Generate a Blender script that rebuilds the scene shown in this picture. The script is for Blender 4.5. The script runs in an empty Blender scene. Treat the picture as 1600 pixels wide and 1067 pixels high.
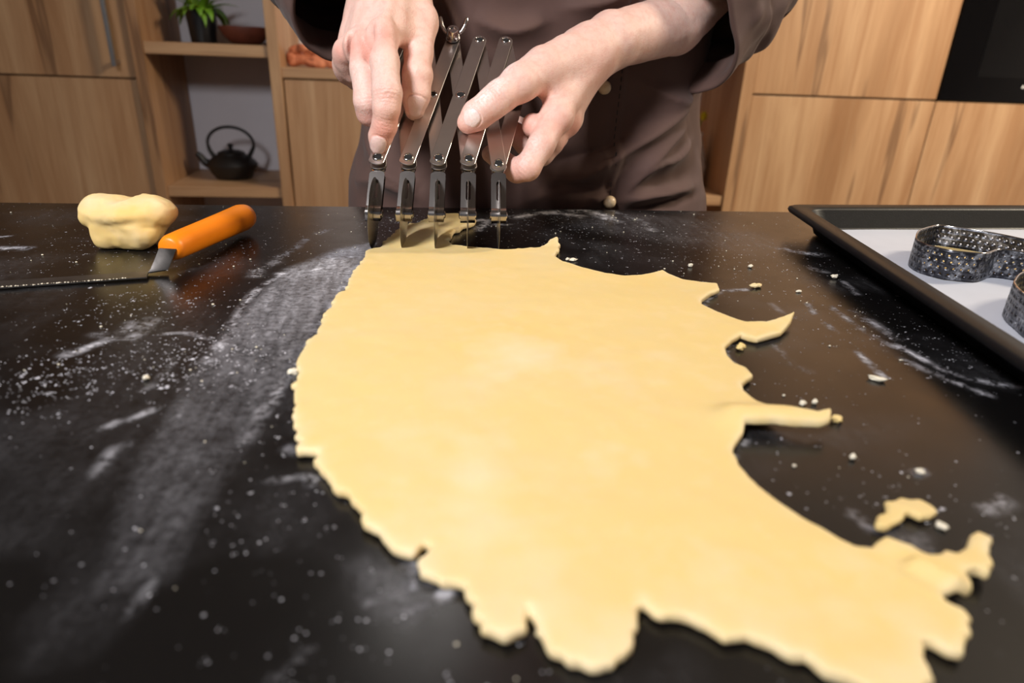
import bpy, bmesh, math, random
import numpy as np
from mathutils import Vector, Matrix

random.seed(7)
RNG = np.random.default_rng(11)
SC = bpy.context.scene
COL = SC.collection
PI = math.pi

# ------------------------------------------------------------------ camera
TOP = 0.90                       # height of the worktop
CAM = np.array([0.0, 0.0, TOP + 0.14])
FPX = 1038.3                     # focal length in pixels of a 1600 px wide frame
PITCH, ROLL, YAW = 0.41091, 0.03961, 0.12638
_f = np.array([math.sin(YAW)*math.cos(PITCH), math.cos(YAW)*math.cos(PITCH), -math.sin(PITCH)])
_r0 = np.array([math.cos(YAW), -math.sin(YAW), 0.0]); _u0 = np.cross(_r0, _f)
_r = _r0*math.cos(ROLL) + _u0*math.sin(ROLL)
_u = -_r0*math.sin(ROLL) + _u0*math.cos(ROLL)
cam_data = bpy.data.cameras.new('camera')
cam_data.sensor_width = 36.0
cam_data.lens = FPX/1600*36.0
cam_data.clip_start = 0.01
cam = bpy.data.objects.new('camera', cam_data)
cam.matrix_world = Matrix(((_r[0], _u[0], -_f[0], CAM[0]), (_r[1], _u[1], -_f[1], CAM[1]),
                           (_r[2], _u[2], -_f[2], CAM[2]), (0, 0, 0, 1)))
COL.objects.link(cam)
SC.camera = cam
cam_data.dof.use_dof = True
cam_data.dof.focus_distance = 0.49
cam_data.dof.aperture_fstop = 7.1

def ray(px, py):
    return _r*((px-800)/FPX) - _u*((py-533.5)/FPX) + _f
def pt(px, py, d):               # a point at a distance d along the viewing axis
    return CAM + ray(px, py)*d
def onz(px, py, z):              # a point on a level plane
    r = ray(px, py); return CAM + r*((z-CAM[2])/r[2])
def ony(px, py, y):              # a point on an upright plane parallel to the cabinets
    r = ray(px, py); return CAM + r*((y-CAM[1])/r[1])

# ------------------------------------------------------------------ light
SC.view_settings.view_transform = 'Standard'
SC.view_settings.look = 'None'
SC.view_settings.gamma = 1.0
SC.view_settings.use_curve_mapping = False
SC.view_settings.exposure = 0.0
wd = bpy.data.worlds.new('world'); SC.world = wd; wd.use_nodes = True
wd.node_tree.nodes['Background'].inputs[0].default_value = (0.9, 0.92, 1.0, 1)
wd.node_tree.nodes['Background'].inputs[1].default_value = 0.13

def area(name, loc, target, size, power, color, sy=None, spread=PI):
    l = bpy.data.lights.new(name, 'AREA'); l.energy = power; l.color = color
    l.shape = 'RECTANGLE'; l.size = size; l.size_y = sy or size; l.spread = spread
    o = bpy.data.objects.new(name, l); COL.objects.link(o)
    o.location = loc
    o.rotation_euler = (Vector(target)-Vector(loc)).to_track_quat('-Z', 'Y').to_euler()
    return o
area('softbox_left', (-0.62, -0.42, 1.86), (0.06, 0.60, 0.98), 0.30, 10.8, (0.98, 0.98, 1.0), spread=2.05)
area('softbox_right', (2.05, 0.6, 2.2), (1.5, 2.1, 0.9), 0.45, 64, (1.0, 0.86, 0.66))
area('ceiling_lamp', (0.1, 1.75, 2.35), (0.0, 0.5, 0.9), 0.5, 5, (1.0, 0.95, 0.9))

# ------------------------------------------------------------------ numpy helpers
_TAB = RNG.random((64, 64, 64)).astype(np.float32)
def vnoise(P):
    P = np.asarray(P, np.float32); i = np.floor(P).astype(np.int64); f = P-i; f = f*f*(3-2*f)
    i &= 63; j = (i+1) & 63
    x0, y0, z0 = i[..., 0], i[..., 1], i[..., 2]; x1, y1, z1 = j[..., 0], j[..., 1], j[..., 2]
    fx, fy, fz = f[..., 0], f[..., 1], f[..., 2]
    a = _TAB[x0, y0, z0]*(1-fx)+_TAB[x1, y0, z0]*fx; b = _TAB[x0, y1, z0]*(1-fx)+_TAB[x1, y1, z0]*fx
    c = _TAB[x0, y0, z1]*(1-fx)+_TAB[x1, y0, z1]*fx; d = _TAB[x0, y1, z1]*(1-fx)+_TAB[x1, y1, z1]*fx
    e = a*(1-fy)+b*fy; g = c*(1-fy)+d*fy
    return (e*(1-fz)+g*fz)*2-1
def fbm(P, o=3):
    s = 0; a = 1.0; P = np.asarray(P, np.float32)
    for k in range(o): s = s+a*vnoise(P*(2**k)+17.3*k); a *= 0.5
    return s
def smin(a, b, k):
    h = np.clip(0.5+0.5*(b-a)/k, 0, 1)
    return b*(1-h)+a*h-k*h*(1-h)
def sstep(a, b, x):
    t = np.clip((x-a)/(b-a), 0, 1); return t*t*(3-2*t)

def surface_nets(f, org, h):
    """naive surface nets over a numpy field; returns vertices and quads"""
    org = np.asarray(org, float); h = np.broadcast_to(np.asarray(h, float), (3,))
    s = f < 0
    nx, ny, nz = f.shape
    cnt = np.zeros((nx-1, ny-1, nz-1), np.int8)
    for a in (0, 1):
        for b in (0, 1):
            for c in (0, 1): cnt += s[a:nx-1+a, b:ny-1+b, c:nz-1+c]
    mask = (cnt > 0) & (cnt < 8)
    ci = np.argwhere(mask)
    idx = -np.ones(mask.shape, np.int64); idx[mask] = np.arange(len(ci))
    acc = np.zeros((len(ci), 3)); num = np.zeros(len(ci))
    cor = [(a, b, c) for a in (0, 1) for b in (0, 1) for c in (0, 1)]
    for p in cor:
        for ax in range(3):
            if p[ax]: continue
            q = list(p); q[ax] = 1
            fa = f[ci[:, 0]+p[0], ci[:, 1]+p[1], ci[:, 2]+p[2]].astype(float)
            fb = f[ci[:, 0]+q[0], ci[:, 1]+q[1], ci[:, 2]+q[2]].astype(float)
            m = (fa < 0) != (fb < 0)
            t = np.where(m, fa/np.where(fa == fb, 1, fa-fb), 0)
            pos = np.tile(np.array(p, float), (len(ci), 1)); pos[:, ax] = t
            acc[m] += pos[m]; num[m] += 1
    V = org + (ci+acc/num[:, None])*h
    Q = []
    for ax in range(3):
        u, v = (ax+1) % 3, (ax+2) % 3
        sl0 = [slice(None)]*3; sl1 = [slice(None)]*3
        sl0[ax] = slice(0, -1); sl1[ax] = slice(1, None)
        A = s[tuple(sl0)]; B = s[tuple(sl1)]
        e = np.argwhere(A != B)
        ok = (e[:, u] > 0) & (e[:, v] > 0) & (e[:, u] < f.shape[u]-1) & (e[:, v] < f.shape[v]-1)
        e = e[ok]
        ins = A[e[:, 0], e[:, 1], e[:, 2]]
        def cell(du, dv):
            k = e.copy(); k[:, u] += du; k[:, v] += dv
            return idx[k[:, 0], k[:, 1], k[:, 2]]
        q = np.stack([cell(-1, -1), cell(0, -1), cell(0, 0), cell(-1, 0)], 1)
        q[~ins] = q[~ins][:, ::-1]
        Q.append(q)
    return V, np.concatenate(Q)

class Field:
    def __init__(s, lo, hi, h, far=0.03):
        s.lo = np.array(lo, float); s.h = h; s.rs = 1.0
        s.n = np.ceil((np.array(hi)-s.lo)/h).astype(int)+1
        s.f = np.full(tuple(s.n), far, np.float32)
    def box(s, lo, hi):
        a = np.clip(np.floor((np.array(lo)-s.lo)/s.h).astype(int), 0, s.n)
        b = np.clip(np.ceil((np.array(hi)-s.lo)/s.h).astype(int)+1, 0, s.n)
        return tuple(slice(a[i], b[i]) for i in range(3))
    def pts(s, sl):
        g = [s.lo[i]+np.arange(sl[i].start, sl[i].stop, dtype=np.float32)*s.h for i in range(3)]
        return np.meshgrid(*g, indexing='ij')
    def cone(s, a, b, ra, rb, k=0.004, sub=False):
        ra *= s.rs; rb *= s.rs; a = np.array(a, float); b = np.array(b, float); m = max(ra, rb)+0.012+k
        sl = s.box(np.minimum(a, b)-m, np.maximum(a, b)+m)
        if min(x.stop-x.start for x in sl) <= 0: return
        X, Y, Z = s.pts(sl); d = cone_d(X, Y, Z, a, b, ra, rb)
        s.f[sl] = -smin(-s.f[sl], d, k) if sub else smin(s.f[sl], d, k)
    def ell(s, c, r, k=0.004, sub=False, R=None):
        c = np.array(c, float); r = np.array(r, float)*s.rs; m = r.max()+0.012+k
        sl = s.box(c-m, c+m)
        X, Y, Z = s.pts(sl); P = np.stack([X-c[0], Y-c[1], Z-c[2]], -1)
        if R is not None: P = P@np.asarray(R, np.float32)
        q = np.sqrt(((P/r)**2).sum(-1)); g = np.sqrt(((P/(r*r))**2).sum(-1))
        d = q*(q-1)/np.maximum(g, 1e-6)
        s.f[sl] = -smin(-s.f[sl], d, k) if sub else smin(s.f[sl], d, k)
    def chain(s, pts, rad, kin, root, kroot, k0):
        """a finger: built on its own, then blended wide at its root and hardly at all elsewhere"""
        P = np.array(pts, float); rad = [x*s.rs for x in rad]; m = max(rad)+0.014
        sl = s.box(P.min(0)-m, P.max(0)+m)
        X, Y, Z = s.pts(sl); d = None
        for i in range(len(P)-1):
            e = cone_d(X, Y, Z, P[i], P[i+1], rad[i], rad[i+1])
            d = e if d is None else smin(d, e, kin)
        rr = ((X-root[0])**2+(Y-root[1])**2+(Z-root[2])**2)
        k = k0+(kroot-k0)*np.exp(-rr/0.018**2)
        s.f[sl] = smin(s.f[sl], d, k)
    def mesh(s): return surface_nets(s.f, s.lo, s.h)
def cone_d(X, Y, Z, a, b, ra, rb):
    ba = b-a; L = max((ba*ba).sum(), 1e-12)
    t = np.clip(((X-a[0])*ba[0]+(Y-a[1])*ba[1]+(Z-a[2])*ba[2])/L, 0, 1)
    return np.sqrt((X-a[0]-t*ba[0])**2+(Y-a[1]-t*ba[1])**2+(Z-a[2]-t*ba[2])**2)-(ra+(rb-ra)*t)

# ------------------------------------------------------------------ object helpers
def tag(o, label=None, cat=None, group=None, kind=None):
    if label: o['label'] = label
    if cat: o['category'] = cat
    if group: o['group'] = group
    if kind: o['kind'] = kind
    return o
def empty(name, loc, label, cat, group=None):
    o = bpy.data.objects.new(name, None); o.empty_display_size = 0.02; o.location = Vector(loc)
    COL.objects.link(o); return tag(o, label, cat, group)
def link(name, me, mat, parent=None, smooth=False):
    o = bpy.data.objects.new(name, me)
    if mat: me.materials.clear(); me.materials.append(mat)
    COL.objects.link(o)
    if parent:
        o.parent = parent
        bpy.context.view_layer.update()
        o.matrix_parent_inverse = parent.matrix_world.inverted()
    if smooth: me.polygons.foreach_set('use_smooth', [True]*len(me.polygons))
    return o
def from_np(name, V, Q, mat, parent=None, smooth=True):
    me = bpy.data.meshes.new(name)
    V = np.asarray(V, np.float32); Q = np.asarray(Q, np.int32); n = Q.shape[1]
    me.vertices.add(len(V)); me.vertices.foreach_set('co', V.ravel())
    me.loops.add(Q.size); me.loops.foreach_set('vertex_index', Q.ravel())
    me.polygons.add(len(Q)); me.polygons.foreach_set('loop_start', np.arange(0, Q.size, n, dtype=np.int32))
    me.polygons.foreach_set('use_smooth', np.full(len(Q), smooth))
    me.update(calc_edges=True); me.validate()
    return link(name, me, mat, parent)
def col_attr(o, name, rgb):
    a = o.data.color_attributes.new(name, 'FLOAT_COLOR', 'POINT')
    d = np.ones((len(o.data.vertices), 4), np.float32); d[:, :3] = rgb
    a.data.foreach_set('color', d.ravel())
class MB:
    """collects shapes into one mesh"""
    def __init__(s): s.v = []; s.f = []
    def add(s, v, f):
        n = len(s.v); s.v += [tuple(map(float, p)) for p in v]; s.f += [tuple(i+n for i in q) for q in f]; return s
    def box(s, lo, hi, bev=0.0):
        bm = bmesh.new(); bmesh.ops.create_cube(bm, size=1)
        lo = Vector(lo); hi = Vector(hi)
        for v in bm.verts: v.co = Vector(((v.co.x+.5)*(hi.x-lo.x)+lo.x, (v.co.y+.5)*(hi.y-lo.y)+lo.y, (v.co.z+.5)*(hi.z-lo.z)+lo.z))
        if bev: bmesh.ops.bevel(bm, geom=bm.edges[:], offset=bev, segments=2, affect='EDGES', profile=0.5)
        return s.bm(bm)
    def bm(s, bm):
        bm.verts.index_update()
        s.add([v.co for v in bm.verts], [[v.index for v in f.verts] for f in bm.faces]); bm.free(); return s
    def lathe(s, prof, c=(0, 0, 0), n=32, axis='z'):
        v = []; f = []; m = len(prof)
        for i in range(n):
            a = 2*PI*i/n
            for r, z in prof:
                p = (r*math.cos(a), r*math.sin(a), z)
                if axis == 'x': p = (p[2], p[0], p[1])
                if axis == 'y': p = (p[1], p[2], p[0])
                v.append((p[0]+c[0], p[1]+c[1], p[2]+c[2]))
        for i in range(n):
            j = (i+1) % n
            for k in range(m-1): f.append((i*m+k, j*m+k, j*m+k+1, i*m+k+1))
        return s.add(v, f)
    def tube(s, path, rad, n=12, cap=True, flat=1.0):
        P = [Vector(p) for p in path]; m = len(P)
        if not hasattr(rad, '__len__'): rad = [rad]*m
        v = []; f = []; up = Vector((0, 0, 1)); prev = None
        for i in range(m):
            t = (P[min(i+1, m-1)]-P[max(i-1, 0)]).normalized()
            if prev is None:
                u = up if abs(t.z) < 0.95 else Vector((1, 0, 0))
                u = (u-t*u.dot(t)).normalized()
            else: u = (prev-t*prev.dot(t)).normalized()
            prev = u; w = t.cross(u)
            for k in range(n):
                a = 2*PI*k/n; v.append(P[i]+u*(rad[i]*flat*math.cos(a))+w*(rad[i]*math.sin(a)))
        for i in range(m-1):
            for k in range(n):
                l = (k+1) % n; f.append((i*n+k, i*n+l, (i+1)*n+l, (i+1)*n+k))
        if cap: f.append(tuple(range(n))[::-1]); f.append(tuple((m-1)*n+k for k in range(n)))
        return s.add(v, f)
    def prism(s, poly, z0, z1):
        n = len(poly); v = [(x, y, z0) for x, y in poly]+[(x, y, z1) for x, y in poly]
        f = [tuple(range(n))[::-1], tuple(range(n, 2*n))]+[(i, (i+1) % n, n+(i+1) % n, n+i) for i in range(n)]
        return s.add(v, f)
    def xf(s, M):
        s.v = [tuple(M@Vector(p)) for p in s.v]; return s
    def build(s, name, mat, parent=None, smooth=None, bev=0.0):
        me = bpy.data.meshes.new(name); me.from_pydata(s.v, [], s.f); me.update()
        bm = bmesh.new(); bm.from_mesh(me)
        bmesh.ops.recalc_face_normals(bm, faces=bm.faces[:]); bm.to_mesh(me); bm.free()
        o = link(name, me, mat, parent)
        if smooth is not None:
            me.polygons.foreach_set('use_smooth', [True]*len(me.polygons))
            me.set_sharp_from_angle(angle=math.radians(smooth))
        if bev:
            b = o.modifiers.new('bevel', 'BEVEL'); b.width = bev; b.segments = 2; b.limit_method = 'ANGLE'
        return o
def smooth_closed(pts, n):
    """closed Catmull-Rom through the points"""
    P = np.array(pts, float); m = len(P); out = []
    for t in np.linspace(0, m, n, endpoint=False):
        i = int(t); u = t-i
        a, b, c, d = P[(i-1) % m], P[i % m], P[(i+1) % m], P[(i+2) % m]
        out.append(.5*((2*b)+(-a+c)*u+(2*a-5*b+4*c-d)*u*u+(-a+3*b-3*c+d)*u**3))
    return np.array(out)
def smooth_open(pts, n):
    P = np.array(pts, float); P = np.vstack([2*P[0]-P[1], P, 2*P[-1]-P[-2]]); m = len(P)-3; out = []
    for t in np.linspace(0, m, n):
        i = min(int(t), m-1); u = t-i
        a, b, c, d = P[i:i+4]
        out.append(.5*((2*b)+(-a+c)*u+(2*a-5*b+4*c-d)*u*u+(-a+3*b-3*c+d)*u**3))
    return np.array(out)

# ------------------------------------------------------------------ material helpers
def srgb(r, g, b):
    c = [(x/255/12.92 if x/255 <= 0.04045 else ((x/255+0.055)/1.055)**2.4) for x in (r, g, b)]
    return (*c, 1.0)
class NT:
    def __init__(s, name):
        s.m = bpy.data.materials.new(name); s.m.use_nodes = True
        s.t = s.m.node_tree; s.b = s.t.nodes['Principled BSDF']; s.out = s.t.nodes['Material Output']
    def n(s, kind, **kw):
        o = s.t.nodes.new('ShaderNode'+kind)
        for k, v in kw.items():
            if hasattr(o, k) and not isinstance(v, bpy.types.NodeSocket) and k not in ('inputs',): setattr(o, k, v)
        return o
    def l(s, a, b): s.t.links.new(a, b)
    def put(s, sock, v):
        if isinstance(v, bpy.types.NodeSocket): s.l(v, sock)
        else: sock.default_value = v
    def coord(s, kind='Object'): return s.n('TexCoord').outputs[kind]
    def mapping(s, vec, scale=(1, 1, 1), loc=(0, 0, 0), rot=(0, 0, 0)):
        m = s.n('Mapping'); s.l(vec, m.inputs[0]); m.inputs[1].default_value = loc; m.inputs[2].default_value = rot; m.inputs[3].default_value = scale
        return m.outputs[0]
    def noise(s, vec, scale, detail=4, rough=0.55, dist=0.0):
        o = s.n('TexNoise'); s.l(vec, o.inputs['Vector']); o.inputs['Scale'].default_value = scale
        o.inputs['Detail'].default_value = detail; o.inputs['Roughness'].default_value = rough; o.inputs['Distortion'].default_value = dist
        return o.outputs['Fac']
    def vor(s, vec, scale, feat='F1'):
        o = s.n('TexVoronoi'); o.feature = feat; s.l(vec, o.inputs['Vector']); o.inputs['Scale'].default_value = scale
        return o.outputs['Distance']
    def ramp(s, fac, stops):
        o = s.n('ValToRGB'); s.l(fac, o.inputs[0]); e = o.color_ramp.elements
        while len(e) < len(stops): e.new(0.5)
        for i, (p, c) in enumerate(stops):
            e[i].position = p; e[i].color = c if hasattr(c, '__len__') else (c, c, c, 1)
        return o.outputs[0]
    def math(s, op, a, b=None, clamp=False):
        o = s.n('Math'); o.operation = op; o.use_clamp = clamp; s.put(o.inputs[0], a)
        if b is not None: s.put(o.inputs[1], b)
        return o.outputs[0]
    def mix(s, fac, a, b, blend='MIX'):
        o = s.n('Mix'); o.data_type = 'RGBA'; o.blend_type = blend
        s.put(o.inputs[0], fac); s.put(o.inputs[6], a); s.put(o.inputs[7], b); return o.outputs[2]
    def bump(s, h, strength=0.3, dist=0.001):
        o = s.n('Bump'); s.l(h, o.inputs['Height']); o.inputs['Strength'].default_value = strength; o.inputs['Distance'].default_value = dist
        s.l(o.outputs[0], s.b.inputs['Normal']); return o
    def attr(s, name):
        o = s.n('Attribute'); o.attribute_name = name; return o
    def set(s, **kw):
        names = dict(color='Base Color', rough='Roughness', metal='Metallic', spec='Specular IOR Level', sss='Subsurface Weight',
                     trans='Transmission Weight', coat='Coat Weight', sheen='Sheen Weight', alpha='Alpha', emis='Emission Strength', coatr='Coat Roughness', ior='IOR')
        for k, v in kw.items(): s.put(s.b.inputs[names[k]], v)
        return s
def plain(name, col, rough=0.5, metal=0.0, var=0.12, scale=40, bump=0.0, spec=0.5, **kw):
    t = NT(name); c = t.coord()
    n = t.noise(c, scale, 4)
    dark = tuple(x*(1-var) for x in col[:3])+(1,); lite = tuple(min(1, x*(1+var)) for x in col[:3])+(1,)
    t.set(color=t.ramp(n, [(0.3, dark), (0.7, lite)]), rough=rough, metal=metal, spec=spec, **kw)
    if bump: t.bump(t.noise(c, scale*6, 3), bump, 0.0006)
    return t.m

# ------------------------------------------------------------------ materials
def make_oak(name, along_x=False):
    t = NT(name); c = t.coord()
    if along_x: c = t.mapping(c, (1, 1, 1), rot=(0, PI/2, 0))
    info = t.n('ObjectInfo').outputs['Random']
    off = t.n('CombineXYZ'); t.l(t.math('MULTIPLY', info, 7.0), off.inputs[0]); t.l(t.math('MULTIPLY', info, 3.0), off.inputs[2])
    va = t.n('VectorMath'); va.operation = 'ADD'; t.l(c, va.inputs[0]); t.l(off.outputs[0], va.inputs[1]); c2 = va.outputs[0]
    big = t.noise(t.mapping(c2, (5.5, 5.5, 0.55)), 1.0, 4, 0.55, 0.6)
    mid = t.noise(t.mapping(c2, (26, 26, 1.3)), 1.0, 5, 0.6, 0.9)
    fine = t.noise(t.mapping(c2, (260, 260, 7)), 1.0, 3, 0.6)
    base = t.ramp(big, [(0.28, srgb(148, 111, 78)), (0.48, srgb(184, 146, 110)), (0.70, srgb(202, 168, 132))])
    base = t.mix(t.ramp(mid, [(0.35, 0.55), (0.6, 0.0)]), base, srgb(150, 106, 70))
    base = t.mix(t.ramp(fine, [(0.3, 0.25), (0.65, 0.0)]), base, srgb(128, 90, 60))
    crack = t.noise(t.mapping(c2, (13, 13, 0.8), loc=(3, 1, 5)), 1.0, 3, 0.5, 0.35)
    band = t.ramp(crack, [(0.0, 0.0), (0.60, 0.0), (0.625, 0.6), (0.64, 0.6), (0.68, 0.0)])
    base = t.mix(band, base, srgb(92, 62, 42))
    t.set(color=base, rough=0.5, spec=0.35); t.bump(t.math('ADD', fine, mid), 0.12, 0.0006)
    return t.m
OAK = make_oak('oak_veneer'); OAKX = make_oak('oak_veneer_long', True)
DARKWOOD = plain('dark_island_panel', srgb(40, 34, 31), 0.5, scale=15)
WHITEWALL = plain('white_wall_paint', srgb(226, 222, 228), 0.75, var=0.03, scale=8, bump=0.05)
CEILPAINT = plain('ceiling_paint', srgb(205, 203, 200), 0.8, var=0.03)
FLOORMAT = plain('floor_stone', srgb(120, 112, 104), 0.5, var=0.1, scale=6)
STEEL_H = plain('brushed_handle_steel', srgb(176, 172, 168), 0.32, 1.0, var=0.08, scale=30)
OVENGLASS = plain('black_oven_glass', srgb(5, 5, 6), 0.10, var=0.05, spec=0.25)
OVENIN = plain('oven_window', srgb(14, 14, 15), 0.08, var=0.05, spec=0.25)
WHITEPRINT = plain('white_print', srgb(230, 230, 230), 0.5, var=0.02)

def make_counter():
    t = NT('black_stone_worktop'); c = t.coord()
    a = t.attr('flour'); sep = t.n('SeparateColor'); t.l(a.outputs['Color'], sep.inputs[0])
    film, speck, streak = sep.outputs
    # stone
    sp = t.noise(c, 900, 2, 0.6)
    stone = t.mix(t.ramp(sp, [(0.66, 0.0), (0.76, 0.4)]), srgb(15, 14, 14), srgb(48, 43, 40))
    # flour film: fine mottled dust
    n1 = t.noise(t.mapping(c, (1, 1, 1)), 260, 5, 0.7); n2 = t.noise(c, 45, 4, 0.6)
    dir1 = t.noise(t.mapping(c, (160, 22, 1), rot=(0, 0, 0.62)), 1.0, 4, 0.65)
    f1 = t.math('MULTIPLY', t.ramp(n1, [(0.34, 0.25), (0.62, 1.0)]), t.ramp(n2, [(0.3, 0.5), (0.65, 1.0)]))
    f1 = t.math('MULTIPLY', f1, t.ramp(dir1, [(0.34, 0.45), (0.62, 1.0)]))
    f1 = t.math('MULTIPLY', f1, film)
    # specks: little grains from voronoi cells, gated by the density
    v1 = t.vor(c, 620); g1 = t.noise(c, 210, 3, 0.6)
    s1 = t.math('MULTIPLY', t.ramp(v1, [(0.0, 1.0), (0.20, 1.0), (0.34, 0.0)]), t.ramp(t.math('ADD', g1, t.math('MULTIPLY', speck, 0.36)), [(0.66, 0.0), (0.74, 1.0)]))
    v2 = t.vor(c, 230); g2 = t.noise(t.mapping(c, (1, 1, 1), loc=(4, 2, 0)), 90, 3, 0.6)
    s2 = t.math('MULTIPLY', t.ramp(v2, [(0.0, 1.0), (0.17, 1.0), (0.30, 0.0)]), t.ramp(t.math('ADD', g2, t.math('MULTIPLY', speck, 0.30)), [(0.70, 0.0), (0.78, 1.0)]))
    # streaks: broken smears
    n3 = t.noise(c, 330, 5, 0.75); n4 = t.noise(c, 85, 4, 0.6)
    s3 = t.math('MULTIPLY', streak, t.ramp(t.math('ADD', t.math('MULTIPLY', n3, 0.6), t.math('MULTIPLY', n4, 0.55)), [(0.51, 0.04), (0.64, 1.0)]))
    m = t.math('MAXIMUM', t.math('MAXIMUM', f1, s1), t.math('MAXIMUM', s2, s3))
    m = t.math('MINIMUM', m, 1.0)
    col = t.mix(t.math('MULTIPLY', m, 0.96), stone, srgb(222, 220, 228))
    t.set(color=col, rough=t.math('ADD', t.math('MULTIPLY', m, 0.5), t.ramp(n2, [(0.3, 0.20), (0.7, 0.27)])), spec=0.36)
    t.bump(t.math('ADD', t.math('MULTIPLY', m, 2.0), t.math('MULTIPLY', sp, 0.15)), 0.25, 0.0005)
    return t.m
COUNTER = make_counter()

# ------------------------------------------------------------------ room shell
YC, YB = 2.15, 2.47          # cabinet fronts, wall behind them
def struct(name, lo, hi, mat):
    return tag(MB().box(lo, hi).build(name, mat), kind='structure')
struct('floor', (-3.2, -2.6, -0.05), (3.4, 2.6, 0.0), FLOORMAT)
struct('wall_back', (-3.2, YB, 0.0), (3.4, YB+0.12, 2.62), WHITEWALL)
struct('wall_left', (-3.3, -2.6, 0.0), (-3.2, 2.6, 2.62), WHITEWALL)
struct('wall_right', (3.4, -2.6, 0.0), (3.5, 2.6, 2.62), WHITEWALL)
struct('ceiling', (-3.3, -2.6, 2.62), (3.5, 2.6, 2.7), CEILPAINT)

# ------------------------------------------------------------------ cabinets
def panel(name, lo, hi, parent, mat=None, bev=0.0012):
    return MB().box(lo, hi, bev).build(name, mat or OAK, parent)
def bar_handle(parent, x, z0, z1):
    h = MB().box((x-.006, YC-.038, z0), (x+.006, YC-.026, z1), .0015)
    for z in (z0+.012, z1-.012): h.box((x-.005, YC-.03, z-.006), (x+.005, YC+.001, z+.006), .001)
    return h.build('handle', STEEL_H, parent)

tc = empty('tall_cabinet', (-1.13, 2.3, 0), 'tall oak cabinet with a vertical steel handle, beside the shelf with the black teapot', 'cabinet')
panel('body', (-1.435, YC+.022, .08), (-.838, YB-.003, 2.3), tc)
panel('plinth', (-1.435, YC+.06, 0), (-.838, YC+.08, .08), tc, DARKWOOD)
d = panel('door', (-1.433, YC, .9325), (-.840, YC+.02, 2.298), tc)
bar_handle(d, -.879, .962, 1.62)
panel('door', (-1.433, YC, .09), (-.840, YC+.02, .9275), tc)

su = empty('open_shelf_unit', (-.635, 2.3, 0), 'open oak shelf unit holding the black teapot and a potted plant', 'shelf')
panel('side_panel', (-.836, YC-.012, 0), (-.805, YB-.003, 2.3), su)
panel('side_panel', (-.466, YC-.012, 0), (-.434, YB-.003, 2.3), su)
for z0, z1 in ((.998, 1.030), (.596, .627), (.20, .232), (1.45, 1.482), (1.9, 1.932)):
    panel('shelf', (-.8045, YC-.004, z0), (-.4665, YB-.004, z1), su, OAKX)

bc = empty('base_cabinet', (.07, 2.3, 0), 'low oak cabinet behind the person, a copper coloured cloth on its top board', 'cabinet')
panel('top_board', (-.4335, YC-.004, .946), (.60, YB-.004, .974), bc, OAKX)
panel('body', (-.4335, YC+.022, .08), (.60, YB-.004, .9455), bc)
panel('door', (-.430, YC, .09), (.083, YC+.02, .941), bc)
panel('door', (.087, YC, .09), (.597, YC+.02, .941), bc)

s2 = empty('open_shelf_unit', (.80, 2.3, 0), 'open oak shelf unit half hidden by the person, between the person and the right doors', 'shelf')
panel('side_panel', (.602, YC-.012, 0), (.634, YB-.003, 2.3), s2)
panel('side_panel', (.967, YC-.012, 0), (1.006, YB-.003, 2.3), s2)
for z0, z1 in ((1.12, 1.152), (.590, .621), (.20, .232), (1.6, 1.632)):
    panel('shelf', (.6345, YC-.004, z0), (.9665, YB-.004, z1), s2, OAKX)

rc = empty('tall_cabinet', (1.33, 2.3, 0), 'warm oak cabinet doors to the left of the black oven', 'cabinet')
panel('body', (1.010, YC+.022, .08), (1.645, YB-.003, 2.3), rc)
panel('door', (1.012, YC, .9465), (1.644, YC+.02, 2.298), rc)
panel('door', (1.012, YC, .09), (1.644, YC+.02, .9405), rc)
oc = empty('oven_cabinet', (1.95, 2.3, 0), 'oak cabinet front directly below the black built-in oven', 'cabinet')
panel('body', (1.648, YC+.024, .08), (2.26, YB-.003, .93), oc)
panel('side_panel', (2.262, YC, .08), (2.29, YB-.003, 2.3), oc)
panel('drawer_front', (1.648, YC, .09), (2.258, YC+.02, .9405), oc)
panel('door', (1.648, YC, 1.56), (2.258, YC+.02, 2.298), oc)

ov = empty('built_in_oven', (1.95, 2.2, .945), 'black glass built-in oven at the top right', 'oven')
panel('body', (1.655, YC+.024, .945), (2.25, YB-.005, 1.555), ov, OVENIN)
gl = MB().box((1.6475, YC-.006, .9445), (2.2585, YC+.0225, 1.556), .002).build('glass_front', OVENGLASS, ov)
MB().box((1.76, YC-.0072, 1.02), (2.15, YC-.0058, 1.38), .0005).build('window', OVENIN, gl)
p = ony(1597, 136, YC-.007)
mk = MB()
for dx in (0, .010, .020, .030): mk.box((p[0]+dx, YC-.0068, p[2]-.004), (p[0]+dx+.006, YC-.0060, p[2]+.004))
mk.build('printed_mark', WHITEPRINT, gl)
MB().tube([(1.70, YC-.045, 1.44), (2.20, YC-.045, 1.44)], .007).box((1.715, YC-.045, 1.434), (1.727, YC, 1.446)).box((2.173, YC-.045, 1.434), (2.185, YC, 1.446)).build('handle', STEEL_H, ov, 40)

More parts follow.
